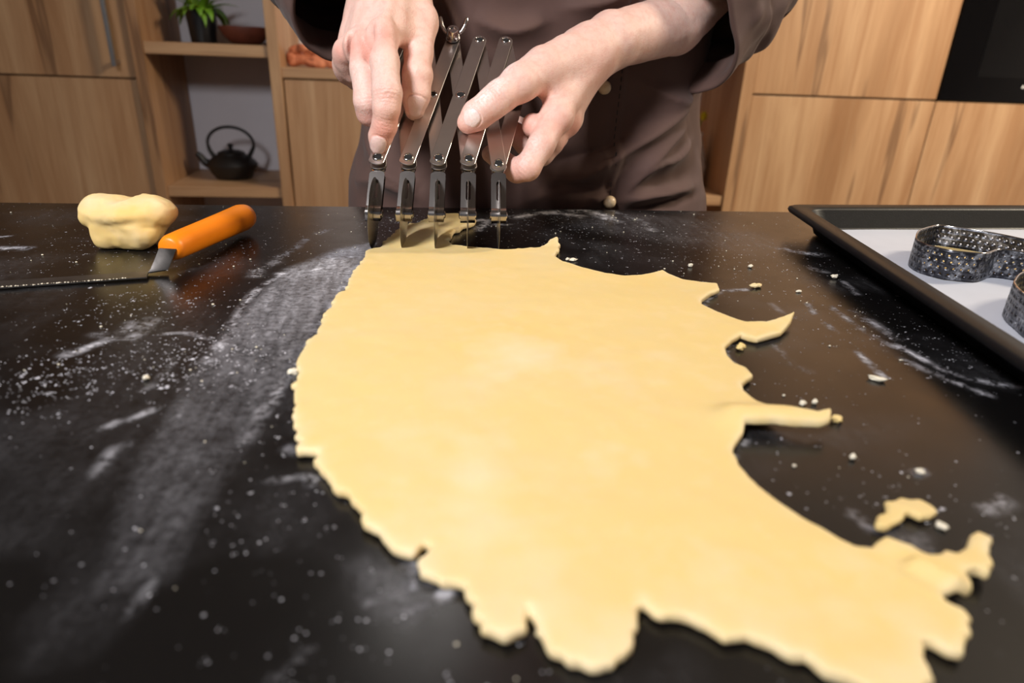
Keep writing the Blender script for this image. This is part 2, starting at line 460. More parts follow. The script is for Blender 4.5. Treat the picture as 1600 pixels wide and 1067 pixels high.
# ------------------------------------------------------------------ kitchen island
X0, X1, Y0, Y1 = -1.05, 1.15, -.28, .640
gx = np.unique(np.concatenate([np.linspace(X0, -.50, 12), np.linspace(-.50, .62, 520), np.linspace(.62, X1, 12)]))
gy = np.unique(np.concatenate([np.linspace(Y0, .06, 10), np.linspace(.06, Y1, 280)]))
GX, GY = np.meshgrid(gx, gy, indexing='ij'); nx, ny = GX.shape
def poly_mask(px_pts, soft):
    P = np.array([onz(x, y, TOP)[:2] for x, y in px_pts]); return sstep(-soft, soft, -poly_sd(GX, GY, P))
def poly_sd(X, Y, P):
    d = np.full(X.shape, 1e9, np.float32); s = np.zeros(X.shape, bool); n = len(P)
    for i in range(n):
        a = P[i]; b = P[(i+1) % n]; e = b-a; L = max(e@e, 1e-14)
        t = np.clip(((X-a[0])*e[0]+(Y-a[1])*e[1])/L, 0, 1)
        d = np.minimum(d, (X-a[0]-t*e[0])**2+(Y-a[1]-t*e[1])**2)
        c = ((a[1] > Y) != (b[1] > Y))
        with np.errstate(divide='ignore', invalid='ignore'):
            s ^= c & (X < (b[0]-a[0])*(Y-a[1])/((b[1]-a[1]) if b[1] != a[1] else 1e-12)+a[0])
    d = np.sqrt(d); return np.where(s, -d, d)
def line_mask(px_pts, w, w1=None, fade=None):
    P = [onz(x, y, TOP)[:2] for x, y in px_pts]; m = np.zeros(GX.shape)
    if len(P) > 2: P = list(smooth_open(P, len(P)*4))
    n = len(P)-1
    for i in range(n):
        a, b = P[i], P[i+1]; e = b-a; L = e@e
        t = np.clip(((GX-a[0])*e[0]+(GY-a[1])*e[1])/L, 0, 1)
        d = np.hypot(GX-a[0]-t*e[0], GY-a[1]-t*e[1])
        u = (i+t)/n; ww = w+((w1 or w)-w)*u
        v = np.exp(-(d/ww)**2)
        if fade: v = v*(fade[0]+(fade[1]-fade[0])*u)
        m = np.maximum(m, v)
    return m
N3 = np.stack([GX, GY, GX*0], -1)
film = np.zeros(GX.shape); speck = np.zeros(GX.shape); streak = np.zeros(GX.shape)
# the wide wiped band of flour along the left of the dough
band = poly_mask([(585, 385), (470, 560), (405, 655), (335, 770), (255, 905), (150, 930), (215, 720), (285, 610), (360, 510), (450, 420), (520, 395)], .006)
fall = sstep(.20, .50, GY)
film = np.maximum(film, band*(0.14+0.70*fall))
film = np.maximum(film, poly_mask([(580, 380), (560, 405), (500, 440), (440, 430), (530, 390)], .008)*.95)
film = np.maximum(film, 0.0+0.06*np.clip(fbm(N3*22, 3), 0, 1))
film = np.maximum(film, poly_mask([(560, 880), (690, 920), (640, 965), (590, 950)], .008)*.22)
film = np.maximum(film, poly_mask([(1395, 835), (1440, 835), (1445, 860), (1405, 865)], .006)*.25)
film = np.maximum(film, poly_mask([(870, 325), (1000, 335), (1120, 345), (1260, 385), (1180, 400), (1000, 370), (880, 350)], .02)*.10)
# edges of the band and other smears
for pl, w, k in [
    ([(574, 400), (535, 455), (500, 515), (472, 560), (430, 615), (400, 660), (375, 700)], .0038, .95), ([(560, 395), (525, 412), (480, 424), (440, 428)], .0034, 1.0), ([(450, 425), (400, 455), (360, 510), (325, 560)], .0022, .75),
    ([(360, 515), (345, 540), (322, 565)], .003, 1.0), ([(330, 530), (290, 520), (250, 522)], .0015, .5), ([(235, 500), (215, 520), (200, 530)], .004, .5), ([(160, 535), (130, 545), (108, 553)], .0030, .7),
    ([(205, 505), (180, 530), (150, 520)], .003, .4), ([(0, 388), (20, 387), (38, 388)], .004, .9), ([(0, 370), (14, 369)], .002, .7), ([(430, 410), (405, 422), (400, 430)], .004, .5),
    ([(465, 385), (440, 400), (425, 412)], .003, .35), ([(520, 355), (490, 368), (470, 380)], .003, .3), ([(270, 560), (250, 590), (225, 610)], .002, .35), ([(240, 640), (215, 650), (205, 655)], .0018, .6),
    ([(180, 660), (165, 668)], .002, .55), ([(200, 695), (180, 700), (160, 725), (150, 745)], .0022, .28), ([(330, 640), (300, 640), (270, 655)], .0015, .35), ([(260, 880), (230, 920), (200, 960)], .0014, .25),
    ([(880, 333), (920, 330), (960, 345)], .007, .75), ([(800, 340), (860, 332), (905, 338)], .006, .7), ([(960, 330), (1000, 345), (1020, 360)], .005, .35), ([(730, 345), (760, 345), (745, 360)], .004, .8), ([(740, 362), (760, 352), (800, 350)], .003, .5),
    ([(1335, 487), (1365, 505), (1398, 528)], .0030, .7), ([(1400, 540), (1440, 560), (1490, 585), (1560, 600), (1600, 603)], .0022, .8), ([(1410, 560), (1450, 580), (1500, 600), (1545, 618)], .0020, .65),
    ([(1300, 480), (1340, 510), (1400, 545)], .0018, .4), ([(1340, 550), (1365, 575), (1380, 588)], .0016, .7), ([(1290, 505), (1308, 520)], .0016, .65), ([(1262, 475), (1272, 490)], .0018, .55), ([(1205, 475), (1225, 490), (1240, 496)], .0018, .5),
    ([(1220, 388), (1245, 393), (1280, 398)], .004, .8), ([(1270, 420), (1290, 425)], .003, .5), ([(1318, 440), (1335, 455), (1340, 460)], .0020, .5), ([(1370, 430), (1400, 445), (1440, 470)], .0018, .35),
    ([(1210, 540), (1240, 570), (1262, 580)], .0022, .28), ([(1330, 800), (1360, 825)], .002, .25), ([(1545, 795), (1560, 790), (1567, 780)], .003, .55), ([(1440, 735), (1430, 740)], .002, .6),
    ([(640, 885), (660, 895), (650, 905)], .003, .9), ([(575, 940), (610, 930), (640, 920)], .002, .35), ([(630, 950), (660, 945)], .002, .3), ([(690, 930), (696, 928)], .0018, .9), ([(478, 745), (488, 752)], .0018, .9),
    ([(420, 750), (450, 748), (480, 742)], .0015, .35), ([(455, 700), (463, 705)], .002, .7), ([(430, 1060), (470, 1030), (480, 1022)], .0014, .22), ([(1108, 462), (1130, 455), (1170, 452)], .0018, .9), ([(1098, 476), (1104, 466), (1115, 460)], .0024, .7),
    ([(1136, 540), (1132, 552), (1140, 565)], .0022, .7), ([(1164, 680), (1155, 700), (1146, 712)], .002, .5)]:
    streak = np.maximum(streak, line_mask(pl, w, None, (1, .15) if len(pl) > 6 else None)*k)
# grain density
sd = lambda x, y, r: np.exp(-(((GX-onz(x, y, TOP)[0])**2+(GY-onz(x, y, TOP)[1])**2)/r**2))
for x, y, r, k in [(300, 575, .05, 1.0), (230, 480, .06, .45), (60, 600, .04, 1.0), (20, 640, .03, 1.0), (430, 690, .03, .9), (450, 800, .04, .8), (90, 400, .08, .28), (330, 400, .09, .3), (1050, 380, .12, .32), (1200, 420, .1, .30),
                   (1250, 640, .05, .4), (1330, 740, .05, .55), (1450, 800, .05, .6), (550, 990, .05, .7), (420, 1040, .04, .6), (870, 350, .08, .35), (640, 350, .06, .4), (1420, 540, .06, .5), (520, 1050, .04, .6)]:
    speck = np.maximum(speck, sd(x, y, r)*k)
speck = np.maximum(speck*.8, .10)*(.35+.65*sstep(.20, .36, GY))
streak = np.clip(streak*(0.80+0.75*vnoise(N3*190)), 0, 1)
V = np.stack([GX, GY, np.full(GX.shape, TOP)], -1).reshape(-1, 3)
I = np.arange(nx*ny).reshape(nx, ny)
Q = np.stack([I[:-1, :-1], I[1:, :-1], I[1:, 1:], I[:-1, 1:]], -1).reshape(-1, 4)
# skirt and underside
ring = np.concatenate([I[:, 0], I[-1, 1:], I[-2::-1, -1], I[0, -2:0:-1]])
Vb = V[ring].copy(); Vb[:, 2] = TOP-.04; n0 = len(V); m = len(ring); k = np.arange(m); k2 = (k+1) % m
Qs = np.stack([ring[k], n0+k, n0+k2, ring[k2]], -1)
c0, c1, c2, c3 = [n0+int(np.argmin(((Vb[:, :2]-np.array(p))**2).sum(1))) for p in ((X0, Y0), (X1, Y0), (X1, Y1), (X0, Y1))]
isl = empty('kitchen_island', (0.05, 0.2, 0), 'island with a black stone worktop dusted with flour', 'kitchen island')
wt = from_np('worktop', np.vstack([V, Vb]), np.vstack([Q, Qs, [[c3, c2, c1, c0]]]), COUNTER, isl)
wt.data.set_sharp_from_angle(angle=math.radians(40))
att = np.zeros((n0+m, 3)); att[:n0] = np.stack([film, speck, streak], -1).reshape(-1, 3); col_attr(wt, 'flour', np.clip(att, 0, 1))
panel('island_base', (-.98, -.22, .08), (1.08, .50, TOP-.041), isl, DARKWOOD)
panel('plinth', (-.94, -.18, 0), (1.04, .46, .08), isl, DARKWOOD)

# ------------------------------------------------------------------ dough
def make_dough(name, c1, c2, c3):
    t = NT(name); c = t.coord()
    a = t.noise(c, 16, 4, 0.55); b = t.noise(c, 90, 4, 0.6); f = t.noise(c, 700, 3, 0.6)
    base = t.ramp(a, [(0.3, c1), (0.55, c2), (0.78, c3)])
    base = t.mix(t.ramp(b, [(0.52, 0.0), (0.75, 0.35)]), base, srgb(238, 208, 158))
    fl = t.noise(t.mapping(c, (1, 1, 1), loc=(1.7, .3, 0)), 9, 4, 0.6)
    base = t.mix(t.ramp(fl, [(0.54, 0.0), (0.76, 0.6)]), base, srgb(240, 226, 204))
    base = t.mix(t.math('MULTIPLY', t.attr('edge').outputs['Fac'], 0.6), base, srgb(240, 222, 184))
    t.set(color=base, rough=0.62, spec=0.3, sss=0.12); t.b.inputs['Subsurface Radius'].default_value = (1.0, .55, .2); t.b.inputs['Subsurface Scale'].default_value = .003
    t.bump(t.math('ADD', t.math('MULTIPLY', b, 0.7), t.math('MULTIPLY', f, 0.3)), 0.16, 0.0008)
    return t.m
DOUGH = make_dough('rolled_dough', srgb(230, 200, 132), srgb(228, 200, 138), srgb(226, 202, 150))
LUMP = make_dough('dough_ball', srgb(232, 196, 120), srgb(236, 202, 132), srgb(238, 210, 150))

OUT = [(577, 392), (570, 400), (565, 412), (553, 428), (545, 440), (540, 455), (528, 462), (521, 475), (515, 487), (505, 495), (498, 512), (493, 525), (482, 537), (478, 548), (470, 560), (462, 573), (466, 590), (459, 605),
       (458, 625), (456, 645), (460, 660), (457, 675), (462, 690), (470, 707), (480, 711), (498, 709), (497, 730), (510, 748), (522, 765), (540, 782), (555, 800), (575, 822), (590, 835), (605, 850), (622, 866), (645, 870), (664, 862),
       (655, 885), (658, 900), (675, 912), (690, 920), (722, 922), (727, 945), (745, 952), (742, 968), (760, 990), (775, 998), (800, 1000), (822, 992), (818, 975), (828, 957), (837, 970), (840, 995), (848, 1015), (860, 1030),
       (880, 1040), (903, 1038), (912, 1045), (925, 1050), (940, 1053), (965, 1038), (985, 1018), (990, 1000), (998, 985), (1000, 960), (1003, 944), (1012, 955), (1028, 968), (1044, 974), (1080, 975), (1100, 984), (1132, 1002),
       (1168, 1006), (1200, 1014), (1228, 1028), (1256, 1036), (1288, 1058), (1316, 1064), (1345, 1085), (1380, 1105), (1420, 1115), (1450, 1100), (1453, 1067), (1450, 1040), (1442, 1018), (1440, 1010), (1464, 1014), (1484, 1026),
       (1498, 1024), (1510, 996), (1512, 976), (1500, 962), (1480, 948), (1476, 940), (1500, 938), (1508, 928), (1504, 908), (1536, 908), (1544, 896), (1534, 880), (1538, 856), (1524, 850), (1508, 852), (1506, 864), (1480, 878),
       (1452, 880), (1420, 872), (1380, 858), (1362, 858), (1360, 862), (1336, 860), (1304, 844), (1280, 830), (1248, 812), (1216, 790), (1188, 768), (1168, 748), (1154, 732), (1150, 720), (1144, 712), (1148, 700), (1160, 684), (1162, 674),
       (1202, 674), (1242, 677), (1279, 678), (1293, 675), (1293, 661), (1271, 666), (1238, 659), (1205, 646), (1180, 632), (1162, 617), (1158, 606), (1165, 599), (1176, 591), (1165, 579), (1147, 571), (1136, 560), (1132, 547),
       (1143, 536), (1158, 527), (1169, 531), (1184, 534), (1220, 524), (1235, 509), (1239, 500), (1224, 505), (1195, 511), (1165, 509), (1140, 500), (1118, 491), (1096, 480), (1096, 472), (1110, 462), (1124, 456), (1121, 446),
       (1096, 444), (1067, 440), (1045, 432), (1035, 426), (1023, 429), (1001, 433), (975, 434), (946, 431), (913, 423), (880, 412), (867, 403), (874, 392), (871, 381), (862, 380), (851, 387), (840, 390), (815, 392), (777, 393),
       (741, 390), (709, 386), (700, 379), (704, 370), (715, 362), (724, 356), (741, 352), (741, 338), (717, 337), (696, 337), (679, 343), (662, 346), (651, 352), (641, 351), (632, 357), (622, 362), (613, 368), (607, 374),
       (600, 379), (598, 389)]
TH = .0040
def dough_sheet():
    P = np.array([onz(x, y, TOP+.002)[:2] for x, y in OUT])
    lo = P.min(0)-.004; hi = P.max(0)+.004; h = .0009; hz = .00065
    X = np.arange(lo[0], hi[0], h); Y = np.arange(lo[1], hi[1], h); Z = np.arange(-.0012, .0125, hz)
    XX, YY = np.meshgrid(X, Y, indexing='ij'); sd = poly_sd(XX, YY, P)
    # cleanly cut edge on the right, crumbly edge elsewhere
    iC = OUT.index((867, 403)); jC = OUT.index((1336, 860)); cut = P[jC:iC+1]
    dc = np.full(XX.shape, 1e9)
    for a, b in zip(cut[:-1], cut[1:]):
        e = b-a; t = np.clip(((XX-a[0])*e[0]+(YY-a[1])*e[1])/max(e@e, 1e-12), 0, 1)
        dc = np.minimum(dc, np.hypot(XX-a[0]-t*e[0], YY-a[1]-t*e[1]))
    w = 0.12+0.88*sstep(.002, .012, dc)
    N = np.stack([XX, YY, XX*0+.37], -1)
    sd = sd+w*(.0012*vnoise(N*300)+.0010*vnoise(N*140)+.0008*vnoise(N*520))
    lift = np.zeros(XX.shape)
    def seg(a, b, r, k, grow=0):
        nonlocal lift
        a = onz(*a, TOP)[:2]; b = onz(*b, TOP)[:2]; e = b-a; t = ((XX-a[0])*e[0]+(YY-a[1])*e[1])/(e@e); tc = np.clip(t, 0, 1)
        d = np.hypot(XX-a[0]-tc*e[0], YY-a[1]-tc*e[1]); lift = np.maximum(lift, k*np.exp(-(d/r)**2)*(tc if grow else 1))
    seg((1150, 668), (1292, 672), .009, .0058); seg((1160, 520), (1236, 505), .007, .0040, 1); seg((850, 392), (872, 384), .008, .004, 1)
    fold = np.array([onz(x, y, TOP)[:2] for x, y in [(1352, 850), (1550, 835), (1560, 920), (1500, 950), (1478, 938), (1430, 915), (1395, 885)]])
    lift = np.maximum(lift, .0022*sstep(-.005, .003, -poly_sd(XX, YY, fold)))
    seg((1425, 908), (1480, 935), .0035, .0045)
    th = TH*(1+.10*vnoise(N*30))+.00025*vnoise(N*110)
    zz = Z[None, None, :]-lift[:, :, None]
    dz = np.abs(zz-th[:, :, None]/2)-th[:, :, None]/2
    k = .0018; f = -smin(-np.broadcast_to(sd[:, :, None], dz.shape), -dz, k)
    V, Q = surface_nets(f.astype(np.float32), (lo[0], lo[1], TOP+.0004+Z[0]), (h, h, hz))
    V[:, 2] = np.maximum(V[:, 2], TOP+.0002)
    o = from_np('rolled_dough_sheet', V, Q, DOUGH)
    ed = np.exp(-(poly_sd(V[:, 0], V[:, 1], P)/.0022)**2)*(.35+.65*(V[:, 2] > TOP+.0008)); col_attr(o, 'edge', ed[:, None]*(.55+.45*vnoise(V*160))[:, None])
    return tag(o, 'large thin sheet of rolled yellow dough with curved cut-outs along its right edge', 'dough')
dough_sheet()

def dough_lump():
    c = onz(200, 388, TOP); c = np.array([c[0], c[1]+.012, TOP])
    F = Field(c+[-.05, -.04, -.004], c+[.05, .045, .06], .0011)
    for (dx, dy, dz, a, b, e) in [(0, 0, .026, .028, .024, .011), (-.020, .002, .029, .013, .014, .009), (.017, 0, .025, .016, .018, .013), (.002, -.002, .012, .022, .018, .014), (.012, .002, .034, .009, .011, .005), (-.016, 0, .033, .011, .010, .005), (-.002, 0, .031, .020, .016, .0065)]:
        F.ell(c+[dx, dy, dz], (a, b, e), .006)
    for (dx, dy, dz, a, b, e) in [(-.0140, -.011, .013, .0095, .009, .014), (.008, -.014, .012, .0150, .009, .013), (-.024, -.006, .023, .008, .009, .008)]:
        F.ell(c+[dx, dy, dz], (a, b, e), .0045)
    F.cone(c+[-.010, -.030, .006], c+[-.006, -.024, .030], .0020, .0014, .002, True)
    F.cone(c+[.010, -.028, .000], c+[.000, -.024, .022], .0016, .0008, .003, True)
    F.cone(c+[-.026, -.018, .018], c+[-.010, -.024, .023], .0012, .0012, .003, True)
    F.cone(c+[-.006, -.012, .041], c+[.002, .008, .039], .003, .002, .006, True)
    F.cone(c+[.012, -.025, .020], c+[.028, -.014, .016], .0012, .001, .002, True)
    X, Y, Z = F.pts(tuple(slice(0, n) for n in F.n)); N = np.stack([X, Y, Z], -1)
    F.f += .0020*fbm(N*42, 2)+.0011*np.abs(vnoise(N*95+3.3))+.0003*vnoise(N*260)
    F.f = np.maximum(F.f, (TOP+.0006)-Z)
    V, Q = F.mesh(); V[:, 2] = TOP+.0006+(V[:, 2]-TOP-.0006)*.92
    return tag(from_np('dough_lump', V, Q, LUMP), 'crumpled lump of leftover yellow dough beside the orange spatula', 'dough')
dough_lump()

def crumb(px, py, sx, sy, sz, rot, label, seed, mat=None):
    """a small torn bit of dough: a noisy squashed ball"""
    c = onz(px, py, TOP+sz*.4)
    bm = bmesh.new(); bmesh.ops.create_icosphere(bm, subdivisions=3, radius=1.0)
    co = np.array([v.co[:] for v in bm.verts]); n = fbm(co*1.6+seed*3.7, 3); co = co*(1+.42*n[:, None])
    co[:, :2] *= (1+.25*vnoise(co*3+seed))[:, None]
    ca, sa = math.cos(rot), math.sin(rot)
    zs = np.maximum(co[:, 2], -.75)
    for v, q, z in zip(bm.verts, co, zs):
        v.co = Vector(((q[0]*sx*ca-q[1]*sy*sa)+c[0], (q[0]*sx*sa+q[1]*sy*ca)+c[1], TOP+.0003+(z+.75)*sz))
    m = MB().bm(bm); o = m.build('dough_crumb', mat or DOUGH, None, 180)
    return tag(o, label, 'dough crumb', 'dough crumbs on the worktop')
def scrap():
    PX = [(1366, 822), (1372, 808), (1384, 802), (1382, 787), (1398, 784), (1404, 779), (1420, 783), (1440, 784), (1456, 793), (1463, 802), (1452, 808), (1438, 812), (1420, 806), (1410, 815), (1395, 824), (1384, 830)]
    P = smooth_closed([onz(x, y, TOP+.002)[:2] for x, y in PX], 90)
    P = P+np.stack([vnoise(np.stack([P[:, 0]*500, P[:, 1]*500, P[:, 0]*0+k], -1)) for k in (3.3, 9.1)], -1)*.0006
    lo = P.min(0)-.003; hi = P.max(0)+.003; h = .0007
    X = np.arange(lo[0], hi[0], h); Y = np.arange(lo[1], hi[1], h); Z = np.arange(-.001, .006, .0005)
    XX, YY = np.meshgrid(X, Y, indexing='ij'); sd = poly_sd(XX, YY, P)
    th = .0034+.0005*vnoise(np.stack([XX, YY, XX*0], -1)*120)
    dz = np.abs(Z[None, None]-th[:, :, None]/2)-th[:, :, None]/2
    f = -smin(-np.broadcast_to(sd[:, :, None], dz.shape), -dz, .0018)
    V, Q = surface_nets(f.astype(np.float32), (lo[0], lo[1], TOP+.0004+Z[0]), (h, h, .0005))
    tag(from_np('dough_scrap', V, Q, DOUGH), 'torn flat dough scrap lying alone at the lower right', 'dough', None)
scrap()
PALE = plain('dry_dough_crumb', srgb(232, 222, 200), 0.8, var=0.06, scale=400, bump=0.2)
for k, (x, y, a, b, c, r, lab, pale) in enumerate([
    (1181, 448, .0040, .0026, .0016, .2, 'flat oval dough crumb at the end of the flour line above the upper curved strip', 0),
    (1307, 657, .0026, .0020, .0015, .3, 'flat yellow dough crumb just beyond the tip of the long lower strip', 0),
    (1371, 593, .0040, .0020, .0011, -.6, 'white crumbly flake on bare worktop below the tray edge', 1),
    (896, 407, .0030, .0018, .0010, .4, 'pale flake right of the small upturned dough tip near the cutter', 1),
    (887, 406, .0016, .0014, .0012, 1.0, 'tiny pale crumb touching the flake near the upturned dough tip', 1),
    (1157, 544, .0026, .0022, .0018, .9, 'ragged dough bit hanging in the small round cut-out', 0),
    (1304, 434, .0024, .0018, .0018, .1, 'small pale crumb close to the tray, below its far corner', 1),
    (1172, 417, .0018, .0014, .0012, .5, 'small pale crumb between the dough point and the tray', 1),
    (1079, 416, .0016, .0014, .0014, .5, 'round pale crumb above the pointed dough peak', 1),
    (1254, 632, .0014, .0012, .0011, .5, 'left one of two round crumbs above the long lower strip', 1),
    (1273, 630, .0014, .0012, .0011, .5, 'right one of two round crumbs above the long lower strip', 1),
    (1332, 716, .0014, .0012, .0011, .5, 'small white crumb between the long strip and the dough scrap', 1),
    (1437, 739, .0016, .0011, .0010, .2, 'white oval crumb above the torn dough scrap', 1),
    (1471, 824, .0014, .0018, .0010, .4, 'pale crumb just right of the torn dough scrap', 1),
    (229, 592, .0014, .0013, .0012, .3, 'single pale crumb in the flour left of the dough', 1),
    (1248, 456, .0020, .0010, .0007, .1, 'flat pale flake right of the oval crumb', 1),
    (460, 582, .0030, .0026, .0014, .3, 'white clump of flour at the left edge of the dough', 2)]):
    crumb(x, y, a, b, c, r, lab, k+1, PALE if pale else DOUGH)
# loose flour grains: far too many and too small to count
def grains():
    bm = bmesh.new(); bmesh.ops.create_icosphere(bm, subdivisions=1, radius=1.0)
    bv = np.array([v.co[:] for v in bm.verts]); bf = np.array([[v.index for v in f.verts] for f in bm.faces]); bm.free()
    pts = []
    sheet = np.array([onz(x, y, TOP)[:2] for x, y in OUT])
    tries = RNG.random((5000, 2)); xs = gx[0]; C = np.stack([-.42+tries[:, 0]*.90, .11+tries[:, 1]*.53], -1)
    ix = np.clip(np.searchsorted(gx, C[:, 0]), 0, nx-1); iy = np.clip(np.searchsorted(gy, C[:, 1]), 0, ny-1)
    keep = RNG.random(len(C)) < (speck[ix, iy]*.42+streak[ix, iy]*.5)
    keep &= poly_sd(C[:, 0], C[:, 1], sheet) > .003
    keep &= ~((C[:, 0] > .22) & (C[:, 1] < .60) & (C[:, 0] > .25+.15*(C[:, 1]-.25)))
    C = C[keep]; r = .00022+.00055*RNG.random(len(C))**3
    V = (bv[None]*r[:, None, None]*np.array([1.2, 1.0, .7])+np.concatenate([C, np.full((len(C), 1), TOP+.0001)], 1)[:, None, :])
    V[..., 2] += (r*.6)[:, None]
    Q = (bf[None]+(np.arange(len(C))*len(bv))[:, None, None]).reshape(-1, 3)
    tag(from_np('flour_grains', V.reshape(-1, 3), Q, PALE), 'loose grains of white flour scattered over the black worktop', 'flour', kind='stuff')
grains()

# ------------------------------------------------------------------ spatula
ORANGE = plain('orange_plastic', srgb(255, 138, 14), 0.4, var=0.05, scale=60, bump=0.05)
STEEL = plain('polished_steel', srgb(196, 190, 186), 0.16, 1.0, var=0.06, scale=60)
BLADE = plain('blade_steel', srgb(190, 186, 182), 0.26, 1.0, var=0.06, scale=90)
DARKSTEEL = plain('dull_floured_steel', srgb(104, 99, 96), 0.42, 0.9, var=0.25, scale=120)
def spatula():
    a = onz(263, 389, TOP+.0155); b = onz(387, 336, TOP+.0125)
    ax = (b-a)/np.linalg.norm(b-a)
    root = empty('offset_spatula', (a[0], a[1], TOP), 'small offset spatula with an orange plastic handle and thin steel blade', 'spatula')
    L = np.linalg.norm(b-a)
    prof = [(0, .0056), (.0010, .0074), (.005, .0086), (.02, .0090), (.05, .0094), (.08, .0099), (L-.012, .0104), (L-.005, .0095), (L-.001, .0060), (L, .001)]
    path = [a+ax*t for t, r in prof]
    MB().tube(path, [r for t, r in prof], 24).build('handle', ORANGE, root, 50)
    # tang: flat strip from the handle bending down into the blade
    c0 = onz(247, 424, TOP+.0022); c1 = onz(231, 429, TOP+.0016)
    bl = onz(0, 445, TOP+.0014); dirb = (bl-c1)/np.linalg.norm(bl-c1); tip = c1+dirb*.125
    w0 = np.array([1, -.15, 0]); w0 = w0/np.linalg.norm(w0)
    nrm = np.cross(np.array([0, 0, 1.]), dirb)
    cen = [a+ax*.012, a-ax*.001, (a*0.55+c0*.45), c0*.9+a*.1-[0, 0, .0004], c0, c1]
    wid = [w0, w0, w0, w0, w0*.7-nrm*.5, -nrm]
    V = []; hw = [.0055]*4+[.0058, .0064]
    path = [(c, w/np.linalg.norm(w), h) for c, w, h in zip(cen, wid, hw)]
    for t in (.03, .06, .095, .115, .122, .125): path.append((c1+dirb*t, -nrm, {.03: .0066, .06: .0066, .095: .0066, .115: .0062, .122: .005, .125: .001}[t]))
    f = []
    for c, w, h in path:
        for s, z in ((-1, .0004), (1, .0004), (1, -.0004), (-1, -.0004)): V.append(c+w*h*s+np.array([0, 0, z]))
    n = len(path)
    for i in range(n-1):
        for k in range(4): f.append((i*4+k, i*4+(k+1) % 4, (i+1)*4+(k+1) % 4, (i+1)*4+k))
    f += [(0, 1, 2, 3), ((n-1)*4+3, (n-1)*4+2, (n-1)*4+1, (n-1)*4)]
    bl_ = MB().add(V, f).build('blade', DARKSTEEL, root, 60)
    fl = MB(); rr = random.Random(5)
    for k in range(70):
        t = .012+.105*k/69; q = c1+dirb*t-nrm*(.0060 if nrm[1] > 0 else -.0060); r_ = rr.uniform(.0002, .0008)
        fl.lathe([(0, -r_*.5), (r_, 0), (0, r_*.6)], (q[0]+rr.uniform(-.0004, .0004), q[1]+rr.uniform(-.0006, .0004), q[2]+.0006), 6)
    tag(fl.build('flour_residue', PALE, bl_), kind='stuff')
spatula()

# ------------------------------------------------------------------ baking tray
TRAY = plain('black_enamel_tray', srgb(17, 17, 19), 0.42, var=0.2, scale=160, bump=0.12, spec=0.22)
PAPER = plain('baking_paper', srgb(206, 209, 220), 0.62, var=0.03, scale=30, bump=0.06)
tz = TOP+.0215
tA = onz(1227, 319, tz); tdir = (tA-onz(1600, 566, tz)); tdir = tdir[:2]/np.linalg.norm(tdir[:2])
xdir = np.array([.998, .045]); xdir /= np.linalg.norm(xdir)
A0 = tA[:2]; quad = [A0, A0-tdir*.40, A0-tdir*.40+xdir*.46, A0+xdir*.42]
def inset(q, d, r, seg=7):
    n = len(q); L = []
    for i in range(n):
        a, b = q[i], q[(i+1) % n]; e = (b-a)/np.linalg.norm(b-a); nn = np.array([-e[1], e[0]]); L.append((a+nn*d, e))
    C = []
    for i in range(n):
        (p, e), (q2, g) = L[i-1], L[i]
        M2 = np.array([[e[0], -g[0]], [e[1], -g[1]]]); t = np.linalg.solve(M2, q2-p); C.append(p+e*t[0])
    out = []
    for i in range(n):
        c = C[i]; u = (C[i-1]-c); u /= np.linalg.norm(u); v = (C[(i+1) % n]-c); v /= np.linalg.norm(v)
        for t in np.linspace(0, 1, seg): out.append(c+u*r*(1-t)**2+v*r*t**2)
    return out
def tray():
    root = empty('baking_tray', (A0[0]+.2, A0[1]-.2, TOP), 'black baking tray lined with white paper at the right edge of the worktop', 'baking tray')
    prof = [(.022, .0030, .018), (.0205, .0045, .018), (.0165, .0195, .016), (.0150, .0212, .016), (.0025, .0218, .012), (.0006, .0208, .011), (0, .0188, .011), (.0012, .0168, .011), (.0035, .0166, .011), (.0145, .0185, .014), (.0195, .0025, .017), (.022, .0008, .017)]
    m = MB(); V = []; f = []
    for d, z, r in prof: V += [(p[0], p[1], TOP+z) for p in inset(quad, d, r)]
    n = len(V)//len(prof)
    for k in range(len(prof)-1):
        for i in range(n): f.append((k*n+i, k*n+(i+1) % n, (k+1)*n+(i+1) % n, (k+1)*n+i))
    f.append(tuple(range(n))); f.append(tuple((len(prof)-1)*n+i for i in range(n))[::-1])
    m.add(V, f).build('pan', TRAY, root, 50)
    ip = np.array(inset(quad, .0245, .004, 3))
    # paper: a slightly wavy sheet
    a, b, c, d = ip[1], ip[4], ip[7], ip[10]
    nu, nv = 60, 60; V = []; f = []
    for s in (0, 1):
        for i in range(nu):
            for j in range(nv):
                u, v = i/(nu-1), j/(nv-1)
                q = (a*(1-u)+d*u)*(1-v)+(b*(1-u)+c*u)*v
                V.append((q[0], q[1], TOP+.0036+.0004*float(vnoise([q[0]*25, q[1]*25, 1.0]))+.0003*s))
    o2 = nu*nv
    for i in range(nu-1):
        for j in range(nv-1):
            q = (i*nv+j, (i+1)*nv+j, (i+1)*nv+j+1, i*nv+j+1); f.append(tuple(k+o2 for k in q)); f.append(q[::-1])
    sh = MB().add(V, f).build('baking_paper', PAPER, None, 60)
    tag(sh, 'white baking paper sheet lining the black tray', 'baking paper')
tray()
def make_ringmat():
    t = NT('floured_ring_steel'); c = t.coord()
    n = t.noise(c, 120, 4, 0.65); n2 = t.noise(c, 420, 3, 0.7)
    fl = t.ramp(t.math('MULTIPLY', n, t.math('ADD', n2, 0.45)), [(0.46, 0.0), (0.72, 0.65)])
    t.set(color=t.mix(fl, srgb(70, 70, 76), srgb(196, 198, 206)), metal=t.math('SUBTRACT', 0.85, fl, True), rough=t.math('ADD', t.math('MULTIPLY', fl, 0.3), 0.32))
    t.bump(fl, 0.3, 0.0005); return t.m
RINGM = make_ringmat()
